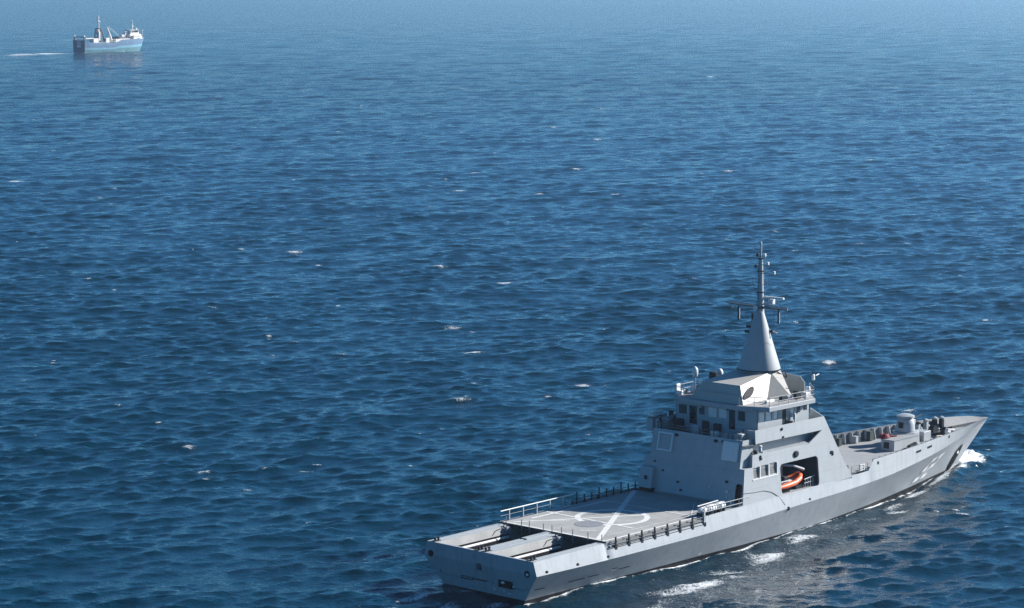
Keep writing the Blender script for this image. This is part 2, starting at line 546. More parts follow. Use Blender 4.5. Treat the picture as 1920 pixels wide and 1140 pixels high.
def sea_material():
    M = bpy.data.materials.new('sea_water')
    M.use_nodes = True
    n, l = M.node_tree.nodes, M.node_tree.links
    b = n['Principled BSDF']
    b.inputs['Base Color'].default_value = (0.0005, 0.0185, 0.034, 1)
    b.inputs['IOR'].default_value = 1.333
    geo = n.new('ShaderNodeNewGeometry')

    def noise(scale, detail, rough, vec, sx=1, sy=1):
        mp = n.new('ShaderNodeMapping')
        mp.inputs['Scale'].default_value = (sx, sy, 1)
        mp.inputs['Rotation'].default_value = (0, 0, R(22))
        l.new(vec, mp.inputs['Vector'])
        t = n.new('ShaderNodeTexNoise')
        t.inputs['Scale'].default_value = scale
        t.inputs['Detail'].default_value = detail
        t.inputs['Roughness'].default_value = rough
        l.new(mp.outputs[0], t.inputs['Vector'])
        return t.outputs['Fac']

    def math_(op, a, bb, c=None):
        t = n.new('ShaderNodeMath')
        t.operation = op
        for i, x in enumerate((a, bb, c)):
            if x is None:
                continue
            if isinstance(x, (int, float)):
                t.inputs[i].default_value = x
            else:
                l.new(x, t.inputs[i])
        return t.outputs[0]
    pos = geo.outputs['Position']
    lodn = n.new('ShaderNodeAttribute')
    lodn.attribute_name = 'lod'
    small = noise(1.35, 4, 0.62, pos, 1.0, 1.5)          # wavelets under about a metre
    mid = noise(0.55, 5, 0.62, pos, 1.0, 1.3)             # carries on where the mesh grows coarse
    fa = n.new('ShaderNodeAttribute')
    fa.attribute_name = 'foam'
    churn = math_('ADD', math_('MULTIPLY', math_('MINIMUM', fa.outputs['Fac'], 0.8), 0.30), 0.115)   # stirred water is rougher
    h = math_('ADD', math_('MULTIPLY', small, churn), math_('MULTIPLY', math_('ADD', math_('MULTIPLY', mid, 0.95), math_('MULTIPLY', noise(0.16, 3, 0.6, pos, 1.0, 1.4), 1.0)), lodn.outputs['Fac']))
    bp = n.new('ShaderNodeBump')
    bp.inputs['Strength'].default_value = 1.0
    bp.inputs['Distance'].default_value = 1.0
    l.new(h, bp.inputs['Height'])
    l.new(bp.outputs[0], b.inputs['Normal'])
    l.new(math_('ADD', math_('MULTIPLY', lodn.outputs['Fac'], 0.04), 0.05), b.inputs['Roughness'])
    # foam: cover value broken up by lacy noise
    lace = noise(4.2, 8, 0.8, pos, 1.0, 1.0)
    vor = n.new('ShaderNodeTexVoronoi')
    vor.feature = 'DISTANCE_TO_EDGE'
    vor.inputs['Scale'].default_value = 0.9
    wv = n.new('ShaderNodeVectorMath')
    wv.operation = 'ADD'
    wn = n.new('ShaderNodeTexNoise')
    wn.inputs['Scale'].default_value = 0.8
    l.new(pos, wn.inputs['Vector'])
    l.new(pos, wv.inputs[0])
    l.new(wn.outputs['Color'], wv.inputs[1])
    l.new(wv.outputs[0], vor.inputs['Vector'])
    web = math_('SUBTRACT', 0.22, vor.outputs['Distance'])
    v = math_('ADD', math_('ADD', fa.outputs['Fac'], math_('MULTIPLY', math_('SUBTRACT', lace, 0.5), 1.7)), math_('MULTIPLY', web, 0.35))
    mr = n.new('ShaderNodeMapRange')
    mr.inputs['From Min'].default_value, mr.inputs['From Max'].default_value = 0.60, 0.98
    l.new(v, mr.inputs['Value'])
    gate = math_('MULTIPLY', mr.outputs[0], math_('GREATER_THAN', fa.outputs['Fac'], 0.03))
    fm = n.new('ShaderNodeBsdfDiffuse')
    fm.inputs['Color'].default_value = (0.80, 0.83, 0.84, 1)
    fb = n.new('ShaderNodeBump')
    fb.inputs['Strength'].default_value = 0.6
    fb.inputs['Distance'].default_value = 0.3
    l.new(lace, fb.inputs['Height'])
    l.new(fb.outputs[0], fm.inputs['Normal'])
    mx = n.new('ShaderNodeMixShader')
    l.new(gate, mx.inputs[0])
    l.new(b.outputs[0], mx.inputs[1])
    l.new(fm.outputs[0], mx.inputs[2])
    l.new(mx.outputs[0], n['Material Output'].inputs['Surface'])
    return M


# trawler frame: stern on the centreline, heading to the right and away
def ground(u, v):
    d = fw + rt2 * ((u - 960) / FPX) + up2 * ((570 - v) / FPX)
    return Vector((0, 0, CAM_H)) + d * (CAM_H / -d.z)


TR_PSI = R(40)
TR_F = Vector((math.sin(TR_PSI), math.cos(TR_PSI), 0))
TR_P = Vector((-math.cos(TR_PSI), math.sin(TR_PSI), 0))
TR_POS = ground(149, 98.8)
sea = build_sea()

# ================================================================== WARSHIP
ship = empty('warship', SHIP)
tag(ship, 'large light grey naval patrol ship with cone mast seen from astern', 'warship')

TOP_Y = [(0, 6.70), (31, 6.70), (45, 6.68), (50, 6.55), (55, 6.26), (61.5, 5.72), (68.4, 4.80), (73.5, 4.0), (79.6, 2.72), (83, 1.85), (85.5, 1.02), (86.8, 0.42), (87.4, 0.03)]
TOP_Z = [(0, 4.15), (9.9, 4.22), (10.1, 3.68), (24.7, 3.80), (24.95, 4.36), (49.9, 4.60), (53.7, 4.62), (54.7, 5.66), (62, 5.70), (76, 5.72), (82, 5.66), (85, 5.50), (87.4, 5.15)]
KN_Y = [(0, 7.11), (10, 7.14), (31, 7.12), (45, 7.0), (55, 6.5), (62, 5.75), (70, 4.45), (76, 3.1), (82, 1.45), (87.3, 0.02)]
KN_Z = [(0, 2.86), (10, 2.72), (22, 2.70), (31, 2.86), (42, 3.18), (50, 3.32), (57, 3.48), (66, 3.9), (72, 4.2), (78, 4.5), (87.3, 5.02)]
BT_Y = [(1.2, 3.6), (30, 4.4), (50, 3.4), (66, 1.4), (77, 0.0)]


def top_pt(x, s):
    y, z = cinterp(x, TOP_Y), interp(x, TOP_Z)
    z0 = {True: 4.28}.get(x < 50, z)
    if 10.0 < x < 24.95:
        y += (4.28 - z) * 0.31
    return Vector((x, s * y, z))


def kn_pt(u, s):
    x = u * 87.3
    return Vector((x, s * cinterp(x, KN_Y), cinterp(x, KN_Z)))


def wl_pt(u, s):
    x = 0.68 + u * (80.1 - 0.68)
    return Vector((x, s * cinterp(x, WL_TAB), 0.0))


def bt_pt(u, s):
    x = 1.2 + u * (77 - 1.2)
    return Vector((x, s * cinterp(x, BT_Y), -3.0))


def low_pt(u, v, s):
    """lower side: v = 0 at the knuckle, 1 at the waterline, slightly hollow forward"""
    k, wl = kn_pt(u, s), wl_pt(u, s)
    p = k.lerp(wl, v)
    p.y -= s * 0.5 * max(0, u - 0.6) * math.sin(math.pi * v) * min(1.0, abs(p.y) / 1.5)
    return p


def deck_y(x):
    t, k = top_pt(x, 1), kn_pt(min(x / 87.3, 1), 1)
    f = max(0.0, min(1.0, (4.45 - k.z) / max(t.z - k.z, .05)))
    return min(t.y, k.y + (t.y - k.y) * f)


XS = sorted(set([round(i * 1.0, 2) for i in range(0, 87)] + [9.9, 10.1, 24.7, 24.95, 49.9, 53.7, 54.7, 83.5, 84.5, 85.5, 86.2, 86.8, 87.1, 87.4]))
hull = MB()
faces_low = []
for s in (-1, 1):
    rows = []
    for x in XS:
        u = x / 87.4
        c = [top_pt(x, s), kn_pt(u, s)]
        c += [low_pt(u, v, s) for v in (0.25, 0.5, 0.75, 0.93)]
        c += [wl_pt(u, s), wl_pt(u, s).lerp(bt_pt(u, s), 0.5), bt_pt(u, s)]
        rows.append(c)
    nl = len(rows[0])
    hull.add([p for c in rows for p in c], [(i * nl + j, (i + 1) * nl + j, (i + 1) * nl + j + 1, i * nl + j + 1) for i in range(len(rows) - 1) for j in range(nl - 1)])
# transom and bottom
tr = [top_pt(0, 1), kn_pt(0, 1)] + [low_pt(0, v, 1) for v in (0.25, 0.5, 0.75, 0.93)] + [wl_pt(0, 1), bt_pt(0, 1)]
trm = [Vector((p.x, -p.y, p.z)) for p in tr]
for i in range(len(tr) - 1):
    hull.add([tr[i], tr[i + 1], trm[i + 1], trm[i]], [(0, 1, 2, 3)])
bt = [[bt_pt(x / 87.4, s) for x in XS] for s in (-1, 1)]
hull.add(bt[0] + bt[1], [(i, i + 1, i + 1 + len(XS), i + len(XS)) for i in range(len(XS) - 1)])
# stem strip
stem_l = [top_pt(87.4, -1), kn_pt(1, -1)] + [low_pt(1, v, -1) for v in (0.25, 0.5, 0.75, 0.93)] + [wl_pt(1, -1), bt_pt(1, -1)]
stem_r = [Vector((p.x, -p.y, p.z)) for p in stem_l]
for i in range(len(stem_l) - 1):
    hull.add([stem_l[i], stem_l[i + 1], stem_r[i + 1], stem_r[i]], [(0, 1, 2, 3)])
hull_o = hull.build('hull', [HULLP, BOOT], ship, smooth=60)
hm_ = hull_o.data
on_k = [abs(v.co.z - cinterp(v.co.x, KN_Z)) < 2e-3 and abs(abs(v.co.y) - cinterp(v.co.x, KN_Y)) < 2e-3 for v in hm_.vertices]
at_ = hm_.attributes.get('sharp_edge') or hm_.attributes.new('sharp_edge', 'BOOLEAN', 'EDGE')
for e in hm_.edges:
    if on_k[e.vertices[0]] and on_k[e.vertices[1]]:
        at_.data[e.index].value = True
for pl in hull_o.data.polygons:
    if pl.center.z < 0.17 and abs(pl.normal.z) < 0.95:
        pl.material_index = 1

# bulwark inner side, cap and deck
XB = [x for x in XS if x >= 54.7]
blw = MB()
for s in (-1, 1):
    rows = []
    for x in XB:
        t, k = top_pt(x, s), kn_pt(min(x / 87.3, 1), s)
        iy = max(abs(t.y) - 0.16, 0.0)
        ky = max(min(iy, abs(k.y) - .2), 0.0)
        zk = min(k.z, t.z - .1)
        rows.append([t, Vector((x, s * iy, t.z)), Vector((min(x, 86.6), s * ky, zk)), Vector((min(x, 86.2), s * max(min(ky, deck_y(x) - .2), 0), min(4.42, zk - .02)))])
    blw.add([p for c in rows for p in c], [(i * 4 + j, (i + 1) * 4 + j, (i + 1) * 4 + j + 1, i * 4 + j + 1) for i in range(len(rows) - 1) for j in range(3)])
blw.build('bulwark', mat('bulwark_inner_shade', (.13, .14, .152), .6, .12, 1.0, streak=.15), ship, smooth=20)  # shade inside the bulwark is put into this darker grey

fd = MB()
xs = [x for x in XS if 31 <= x <= 86.2]
fd.add([(x, s * max(deck_y(x) - (0.02 if x < 54 else .14), 0), 4.45) for x in xs for s in (-1, 1)], [(2 * i, 2 * i + 1, 2 * i + 3, 2 * i + 2) for i in range(len(xs) - 1)])
foredeck = fd.build('foredeck', FDECK, ship)

# bulwark frames on the inside, forward
for s in (1, -1):
    x = 55.6
    while x < (80.5 if s > 0 else 76):
        t = top_pt(x, s)
        iy = min(abs(t.y) - 0.17, deck_y(x) - 0.21)
        d = min(0.46, iy * .5)
        MB().hexa([(x - .04, s * iy, 4.45), (x + .04, s * iy, 4.45), (x + .04, s * (iy - d), 4.45), (x - .04, s * (iy - d), 4.45)],
                  [(x - .04, s * (abs(t.y) - .17), t.z - .05), (x + .04, s * (abs(t.y) - .17), t.z - .05), (x + .04, s * (abs(t.y) - .17 - d * .8), t.z - .05), (x - .04, s * (abs(t.y) - .17 - d * .8), t.z - .05)]).build('bulwark_frame', PAINT, ship)
        x += 1.2
# gear stowed along the port bulwark: lockers, reels and drums between the frames
gear = [(56.2, 'locker', PANEL, .55, .5), (58.9, 'locker', PAINT, .6, .7), (63.9, 'locker', OLIVE, .6, .8), (66.6, 'locker', PAINT, .5, .7), (69.0, 'locker', OLIVE, .8, 1.0), (73.2, 'locker', PAINT, .6, .6)]
for (x, nm, mt, lx_, hz) in gear:
    iy = cinterp(x, TOP_Y) - 0.55
    lk = MB().box(x - lx_ / 2, x + lx_ / 2, iy - .5, iy, 4.5, 4.5 + hz).build('deck_locker', mt, ship, bevel=.04)
    MB().box(x - lx_ / 2 - .03, x + lx_ / 2 + .03, iy - .53, iy + .03, 4.5 + hz, 4.56 + hz).build('lid', mt, lk)

# ---- stern: two launching ramps sunk in the quarterdeck
qd = MB()
ZQ = 4.15
S1 = (5.65, 0.75)
S2 = (-0.95, -5.65)
for (a, b) in ((6.69, S1[0]), (S1[1], S2[0]), (S2[1], -6.69)):
    qd.box(0.02, 10.28, b, a, 3.95, ZQ + .015)
qd.box(0.02, 0.28, -6.69, 6.69, 3.9, ZQ + .012)
quarter = qd.build('quarterdeck', PAINT, ship)
for (a, b) in (S1, S2):
    rp = MB()
    a2 = a - 0.32
    pts = [(a, 4.12), (a2, 3.3), (a2 - .1, 1.3), (b + .1, 1.3), (b, 4.12)]
    vs = [(x, y, z) for x in (0.25, 20.0) for (y, z) in pts]
    rp.add(vs, [(i, i + 1, i + 6, i + 5) for i in range(4)] + [(5, 6, 7, 8, 9)])
    rp_o = rp.build('launching_ramp', DECK, ship)
    MB().tube([(0.7, a2 - .22, 3.16), (9.6, a2 - .22, 3.16)], .13, 8).build('guide_rail', WHITE, rp_o, smooth=40)
    MB().box(0.7, 9.8, a2 - .12, a2 - .02, 3.30, 3.42).build('rubber_strip', BLACK, rp_o)
    MB().box(0.7, 9.8, a2 - .5, a2 - .2, 2.78, 2.98).build('rubber_strip', BLACK, rp_o)
    MB().tube([(0.9, a2 - .75, 2.75), (8.4, a2 - .75, 2.75)], .09, 8).build('guide_rail', WHITE, rp_o, smooth=40)
    MB().box(0.7, 8.6, a2 - 1.2, a2 - .8, 2.2, 2.55).build('rubber_strip', BLACK, rp_o)
    # arched gallows at the head of the ramp
    MB().tube([(9.4, a - .1, 4.15), (9.6, a - .15, 4.5), (10.2, a - .25, 4.05)], .05, 6).build('hose_loop', DARK, rp_o)
    MB().tube([(7.6, a - .25, 3.5), (8.3, a - .15, 3.95), (9.9, a - .1, 4.05)], .025, 5).build('cable', DARK, rp_o)
    MB().box(9.5, 10.1, a - .5, a - .22, 3.75, 4.1).build('bracket', PAINT, rp_o)
# raised seams along the side strips and centre hatch outline
for (y, wd) in ((6.28, .05), (5.95, .05), (-6.0, .05), (-6.35, .05), (0.3, .04), (-0.45, .04)):
    MB().box(0.4, 10.2, y - wd, y + wd, ZQ + .012, ZQ + .05).build('deck_seam', PAINT, quarter)
MB().box(6.6, 10.2, 0.1, 0.7, ZQ + .014, ZQ + .1).build('hatch_cover', PAINT, quarter)
MB().box(6.45, 6.55, -0.05, 0.75, ZQ + .014, ZQ + .08).build('hatch_coaming', DARK, quarter)


def bollard(x, y, z, parent, mt=DARK):
    b = MB()
    for dx in (-.22, .22):
        b.lathe([(.10, 0), (.10, .26), (.15, .28), (.15, .36), (.05, .38)], (x + dx, y, z), 10)
    b.box(x - .42, x + .42, y - .17, y + .17, z, z + .06)
    return b.build('mooring_bollard', mt, parent, smooth=40)


for (x, y) in ((0.55, 5.95), (0.55, 0.35), (0.6, -0.5), (0.6, -6.1)):
    bollard(x, y, ZQ + .015, quarter)

# ---- flight deck
flight = MB().prism([(10.3, -6.62), (24.7, -6.62), (31.6, -6.64), (31.6, 6.64), (24.7, 6.62), (10.3, 6.62)], 4.14, 4.285).build('flight_deck', DECK, ship)
MB().box(10.22, 10.31, -6.66, 6.66, 4.02, 4.3).build('edge_beam', DARK, flight)
for s in (-1, 1):
    MB().box(10.3, 24.9, s * 6.5 - .06, s * 6.5 + .06, 3.3, 4.15).build('recess_wall', PAINT, flight)
    MB().box(10.12, 24.9, min(s * 6.55, s * 6.92), max(s * 6.55, s * 6.92), 3.60, 3.66).build('net_gutter', DARK, flight)
ZM = 4.290


def line(a, b, wd, nm='painted_line', dz=0.0):
    a, b = Vector((a[0], a[1], ZM + dz)), Vector((b[0], b[1], ZM + dz))
    d = (b - a).normalized()
    n_ = Vector((-d.y, d.x, 0)) * wd / 2
    vs = [a - n_, a + n_, b + n_, b - n_]
    return MB().add(vs, [(0, 1, 2, 3)]).build(nm, LINEW, flight)


def ring(c, r, wd, nm, dz, a0=0, a1=360, mt=LINEW):
    n_ = 56
    vs = []
    for i in range(n_ + 1):
        a = R(a0 + (a1 - a0) * i / n_)
        for rr in (r - wd / 2, r + wd / 2):
            vs.append((c[0] + rr * math.cos(a), c[1] + rr * math.sin(a), ZM + dz))
    return MB().add(vs, [(2 * i, 2 * i + 1, 2 * i + 3, 2 * i + 2) for i in range(n_)]).build(nm, mt, flight)


ring((19.1, 0), 3.42, .56, 'landing_circle', 0)
line((10.75, -5.3), (30.6, 6.65), .55, dz=.004)
line((11.0, 5.75), (22.3, -2.0), .28, dz=.008)
line((12.6, 4.9), (15.2, 2.2), .26, dz=.012)
line((16.75, 6.5), (16.6, -4.7), .30, dz=.012)
line((13.4, 5.5), (24.6, 5.45), .32, dz=.016)
line((24.62, 5.45), (24.55, -5.6), .22, dz=.020)
line((10.5, 6.45), (10.5, -6.45), .32, dz=.024)
line((10.6, -6.35), (27.2, -6.2), .32, dz=.028)
line((12.4, -1.6), (13.5, -2.7), .22, dz=.016)
line((12.4, -5.0), (24.6, -5.4), .10, dz=.024)
line((24.6, -5.4), (29.5, -2.0), .10, dz=.024)
MB().lathe([(1.42, 0), (1.42, .02)], (15.25, -.3, 4.286), 40).build('securing_grid', mat('grid_steel', (0.20, 0.20, 0.21), .6, .25, 6, bump=.3, bscale=14), flight)

# starboard safety-net posts, folded upright, and the lower rails
post = MB().box(-.07, .07, -.06, .06, 3.5, 4.62)
post.box(-.16, .16, -.10, .10, 3.42, 3.82)
post0 = None
for i in range(8):
    x = 11.42 + i * 1.93
    for s in (-1, 1):
        if s == 1 and i < 5:
            continue
        if post0 is None:
            post0 = post.build('net_post', DARK, ship)
            post0.location = (x, s * 6.86, 0)
        else:
            share(post0, ship, x, s * 6.86, 0)
for s in (-1, 1):
    for z in (3.95, 4.3):
        MB().tube([(10.3, s * 6.86, z), (24.9, s * 6.86, z + .05)], .035, 5).build('net_rail', NETM, ship)
    for i in range(7):
        x = 11.5 + i * 1.93
        MB().hexa([(x + .2, s * 6.74, 3.72), (x + 1.7, s * 6.74, 3.74), (x + 1.7, s * 6.80, 3.74), (x + .2, s * 6.80, 3.72)],
                  [(x + .2, s * 6.74, 4.18), (x + 1.7, s * 6.74, 4.2), (x + 1.7, s * 6.80, 4.2), (x + .2, s * 6.80, 4.18)]).build('safety_net', NETM, ship)
MB().box(24.75, 24.95, -6.95, -6.75, 3.7, 4.9).build('end_stanchion', PAINT, ship)
# aft edge posts
ap0 = None
for y in (5.9, 3.9, 2.9, 1.1, 0.0, -1.2, -2.6, -4.5, -6.2):
    b = MB().box(10.16, 10.22, -.035, .035, 3.55, 4.95)
    if ap0 is None:
        ap0 = b.build('aft_net_post', NETM, ship)
        ap0.location = (0, y, 0)
    else:
        share(ap0, ship, 0, y, 0)
MB().tube([(10.19, 6.2, 3.75), (10.19, -6.4, 3.75)], .03, 5).build('aft_net_rail', DARK, ship)
# port rail: bright near the stern, dark folded net forward of it
pr = MB().tube([(10.3, 6.75, 5.32), (20.95, 6.75, 5.34)], .055, 8).build('port_handrail', WHITE, ship, smooth=40)
pp = None
for x in (11.57, 13.59, 15.6, 17.55, 19.5):
    if pp is None:
        pp = MB().box(-.05, .05, 6.70, 6.80, 4.1, 5.33).build('rail_post', PAINT, ship)
        pp.location = (x, 0, 0)
    else:
        share(pp, ship, x, 0, 0)
MB().tube([(10.3, 6.75, 4.85), (20.9, 6.75, 4.85)], .018, 5).build('rail_wire', PAINT, ship)
for i in range(9):
    x = 21.6 + i * 1.15
    h = .95 if i % 3 else 1.25
    MB().box(x - .05, x + .05, 6.68, 6.78, 4.1, 4.2 + h).build('folded_net_post', DARK, ship)
MB().tube([(20.9, 6.75, 4.75), (31.4, 6.75, 4.75)], .03, 5).build('folded_net_rail', DARK, ship)
MB().hexa([(20.9, 6.8, 4.25), (31.2, 6.8, 4.25), (31.2, 6.86, 4.25), (20.9, 6.86, 4.25)], [(20.9, 6.9, 4.5), (31.2, 6.9, 4.5), (31.2, 6.95, 4.5), (20.9, 6.95, 4.5)]).build('folded_net', NETM, ship)

# ---- superstructure walls
KS = 0.10


def side_y(z):
    return 6.69 - KS * (z - 4.28)


def rrect(x0, x1, z0, z1, r, n=5, skew=0.0):
    pts = []
    for (cx, cz, a0) in ((x1 - r, z1 - r, 0), (x0 + r, z1 - r, 90), (x0 + r, z0 + r, 180), (x1 - r, z0 + r, 270)):
        for i in range(n + 1):
            a = R(a0 + 90 * i / n)
            pts.append((cx + r * math.cos(a), cz + r * math.sin(a)))
    return pts


SIDE = [(31.28, 4.20), (50.35, 4.50), (48.75, 6.70), (46.0, 11.43), (34.18, 11.50), (34.12, 10.17), (45.47, 10.09), (42.9, 8.96), (35.85, 9.10), (35.80, 9.32), (35.2, 9.32), (35.15, 9.14), (33.48, 9.14), (33.28, 7.93), (32.02, 7.92)]
BAY = rrect(37.88, 44.42, 4.50, 7.60, .45)
LV = [[(33.45, 6.78), (34.28, 6.80), (34.22, 7.86), (33.4, 7.84)], [(34.62, 6.80), (35.72, 6.82), (35.70, 7.92), (34.58, 7.90)], [(36.12, 6.82), (37.22, 6.84), (37.22, 7.96), (36.1, 7.94)]]
stb_o = MB().panel(SIDE, [BAY] + LV, lambda a, b, t: (a, -(side_y(b) - t), b), .14).build('side_wall', PAINT, ship)
prt_o = MB().panel(SIDE, [], lambda a, b, t: (a, (side_y(b) - t), b), .14).build('side_wall', PAINT, ship)
# air intakes: grilles set back in the openings, white frame round the three
for q in LV:
    g = MB().panel(q, [], lambda a, b, t: (a, -(side_y(b) - .09 - t), b), .03).build('air_intake_grille', MESHG, stb_o)
    x0, x1 = q[0][0], q[1][0]
    for j in range(1, 6):
        z = q[0][1] + (q[3][1] - q[0][1]) * j / 6
        MB().box(x0, x1, -(side_y(z) - .05), -(side_y(z) - .085), z - .015, z + .015).build('slat', MESHG, g)
fr = MB()
fr.box(33.2, 37.4, -side_y(6.72) - .05, -side_y(6.72) + .02, 6.62, 6.74)
for x in (34.45, 35.91, 37.36):
    fr.box(x - .07, x + .07, -side_y(7.3) - .09, -side_y(7.3) + .05, 6.74, 7.93)
fr.build('intake_frame', WHITE, stb_o)
# forward slope
fs_ = MB()
FE = [(50.3, 4.4), (48.7, 6.70), (45.95, 11.2)]
fs_.add([(x, s * (side_y(z) - .02), z) for (x, z) in FE for s in (-1, 1)], [(0, 1, 3, 2), (2, 3, 5, 4)])
fs_.build('front_wall', PAINT, ship)
# aft wall, raked, with the upper part narrower
AK = 0.20


def ax_(z):
    return 31.25 + AK * (z - 4.28)


AFT = [(-6.64, 4.24), (-6.28, 7.92), (-5.78, 7.92), (-5.72, 10.68), (5.72, 10.68), (5.78, 7.92), (6.28, 7.92), (6.64, 4.24)]
door_h = rrect(-6.42, -5.55, 4.42, 6.45, .3)
aft_o = MB().panel(AFT, [door_h], lambda a, b, t: (ax_(b) + t, a, b), .12).build('aft_wall', PAINT, ship)
dr = MB().panel(rrect(-6.42, -5.55, 4.42, 6.45, .3), [], lambda a, b, t: (ax_(b) + .5 + t, a, b), .05).build('door', mat('dark_red_door', (0.10, .012, .012), .5, .2, 3), aft_o)
MB().tube([(ax_(5.4) + .45, -5.75, 5.3), (ax_(5.4) + .45, -5.75, 5.6)], .03, 5).build('handle', DARK, dr)
nb = MB()
for s in (-1, 1):     # the notched upper corners
    nb.hexa([(33.38, s * 6.3, 7.92), (33.38, s * 5.75, 7.92), (33.5, s * 5.75, 7.92), (33.5, s * 6.3, 7.92)], [(33.6, s * 6.2, 9.14), (33.6, s * 5.72, 9.14), (33.72, s * 5.72, 9.14), (33.72, s * 6.2, 9.14)])
    nb.hexa([(31.95, s * 5.78, 7.92), (34.0, s * 5.78, 7.92), (34.0, s * 5.66, 7.92), (31.95, s * 5.66, 7.92)], [(32.5, s * 5.72, 10.66), (34.2, s * 5.72, 10.66), (34.2, s * 5.6, 10.66), (32.5, s * 5.6, 10.66)])
    nb.box(34.0, 46.2, min(s * 5.1, s * 5.2), max(s * 5.1, s * 5.2), 9.0, 10.1)
    nb.box(34.0, 34.1, min(s * 5.1, s * 5.66), max(s * 5.1, s * 5.66), 9.0, 10.4)
    nb.box(32.0, 33.6, min(s * 6.28, s * 5.7), max(s * 6.28, s * 5.7), 7.86, 7.915)
    nb.box(33.5, 46.2, min(s * 6.17, s * 5.1), max(s * 6.17, s * 5.1), 8.98, 9.06)
    nb.hexa([(34.2, s * 6.08, 10.08), (34.2, s * 5.7, 10.08), (34.32, s * 5.7, 10.08), (34.32, s * 6.08, 10.08)], [(34.2, s * 5.95, 11.46), (34.2, s * 5.0, 11.46), (34.32, s * 5.0, 11.46), (34.32, s * 5.95, 11.46)])
nb.build('corner_wall', PAINT, ship)
# decks inside
MB().box(32.45, 46.6, -6.0, 6.0, 10.08, 10.16).build('bridge_deck', DKDECK, ship)
MB().box(31.9, 48.4, -6.3, 6.3, 7.6, 7.68).build('house_deck', PAINT, ship)
# boat bay
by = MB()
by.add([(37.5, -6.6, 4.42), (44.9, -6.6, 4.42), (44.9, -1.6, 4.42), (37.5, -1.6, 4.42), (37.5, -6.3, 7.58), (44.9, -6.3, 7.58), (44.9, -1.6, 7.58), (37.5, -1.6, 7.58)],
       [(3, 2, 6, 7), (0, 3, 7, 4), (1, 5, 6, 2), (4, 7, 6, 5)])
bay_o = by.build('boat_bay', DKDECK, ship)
MB().box(37.5, 44.9, -6.55, -1.6, 4.40, 4.47).build('bay_floor', FDECK, bay_o)
dv = MB()
dv.tube([(39.0, -4.6, 4.5), (39.9, -5.0, 7.1)], .10, 8)
dv.tube([(40.9, -4.4, 4.5), (40.0, -5.0, 7.1)], .10, 8)
dv.tube([(39.9, -5.2, 7.1), (41.0, -5.7, 6.95), (42.6, -5.9, 6.35)], [.12, .13, .16], 8)
dv.build('davit_arm', mat('davit_grey', (0.33, .35, .36), .5, .1, 2), bay_o, smooth=40)
MB().lathe([(.05, 0), (.55, .05), (.62, .6), (.5, 1.2), (.2, 1.35)], (42.9, -4.6, 4.9), 14).build('winch_drum', mat('winch_paint', (.06, .08, .11), .5, .2, 2), bay_o, smooth=40)
gb = MB()
for dx in (0, .5, 1.0, 1.5):
    gb.tube([(42.6 + dx * .9, -6.15, 4.5), (42.6 + dx * .9, -6.15, 5.35)], .04, 5)
gb.tube([(42.4, -6.15, 5.35), (44.3, -6.12, 5.5)], .05, 5)
gb.tube([(42.4, -6.15, 4.95), (44.0, -6.15, 5.0)], .035, 5)
gb.build('bay_rail', mat('rail_grey', (.42, .44, .44), .5, .1, 2), bay_o)
MB().box(38.1, 39.9, -6.2, -5.5, 4.5, 4.85).build('boat_cradle', BLACK, bay_o)
MB().box(41.2, 42.6, -6.0, -5.4, 4.5, 4.8).build('boat_cradle', DARK, bay_o)

# landing-light panels and fittings on the aft wall
for (y0, y1, frame) in ((2.95, 4.88, True), (-5.42, -3.48, False)):
    if frame:
        o = MB().panel([(y0, 8.58), (y1, 8.58), (y1, 10.46), (y0, 10.46)], [[(y0 + .17, 8.75), (y1 - .17, 8.75), (y1 - .17, 10.29), (y0 + .17, 10.29)]], lambda a, b, t: (ax_(b) - .22 + t, a, b), .2).build('panel_frame', PANEL, aft_o)
        MB().panel([(y0 + .17, 8.75), (y1 - .17, 8.75), (y1 - .17, 10.29), (y0 + .17, 10.29)], [], lambda a, b, t: (ax_(b) - .06 + t, a, b), .04).build('panel_back', PAINT, o)
    else:
        MB().panel([(y0, 8.58), (y1, 8.58), (y1, 10.46), (y0, 10.46)], [], lambda a, b, t: (ax_(b) - .25 + t, a, b), .2).build('light_panel', PANEL, aft_o)
for (y, z, r_) in ((5.0, 7.4, .10), (5.2, 6.2, .16), (3.8, 6.6, .10), (1.7, 5.7, .12), (1.2, 4.95, .12), (-4.4, 6.5, .14), (2.6, 10.3, .16), (-3.3, 10.35, .14), (-2.4, 10.3, .18)):
    MB().box(ax_(z) - .16, ax_(z) + .02, y - r_, y + r_, z - r_ * .8, z + r_ * .8).build('wall_fitting', DARK, aft_o, bevel=.02)
for (y, z, r_) in ((-2.4, 5.75, .12), (-2.4, 5.3, .10), (-4.6, 5.55, .2), (-4.6, 4.95, .11)):
    MB().lathe([(r_, 0), (r_, .1), (r_ * .6, .14)], (0, 0, 0), 12).build('wall_box', PANEL, aft_o).matrix_local = Matrix.Translation((ax_(z) - .02, y, z)) @ Matrix.Rotation(-math.pi / 2, 4, 'Y')
# port aft locker at the foot of the wall, with its recessed foot
lk = MB().hexa([(30.6, 6.35, 4.75), (30.6, 4.55, 4.75), (31.6, 4.55, 4.75), (31.6, 6.35, 4.75)], [(31.2, 6.3, 6.85), (31.2, 4.75, 6.85), (31.95, 4.75, 6.85), (31.95, 6.3, 6.85)]).build('wall_locker', PAINT, ship, bevel=.03)
MB().box(30.95, 31.5, 4.6, 6.3, 4.29, 4.75).build('locker_foot', BLACK, lk)
MB().box(30.7, 30.8, 5.2, 5.5, 5.6, 6.0).build('latch', DARK, lk)
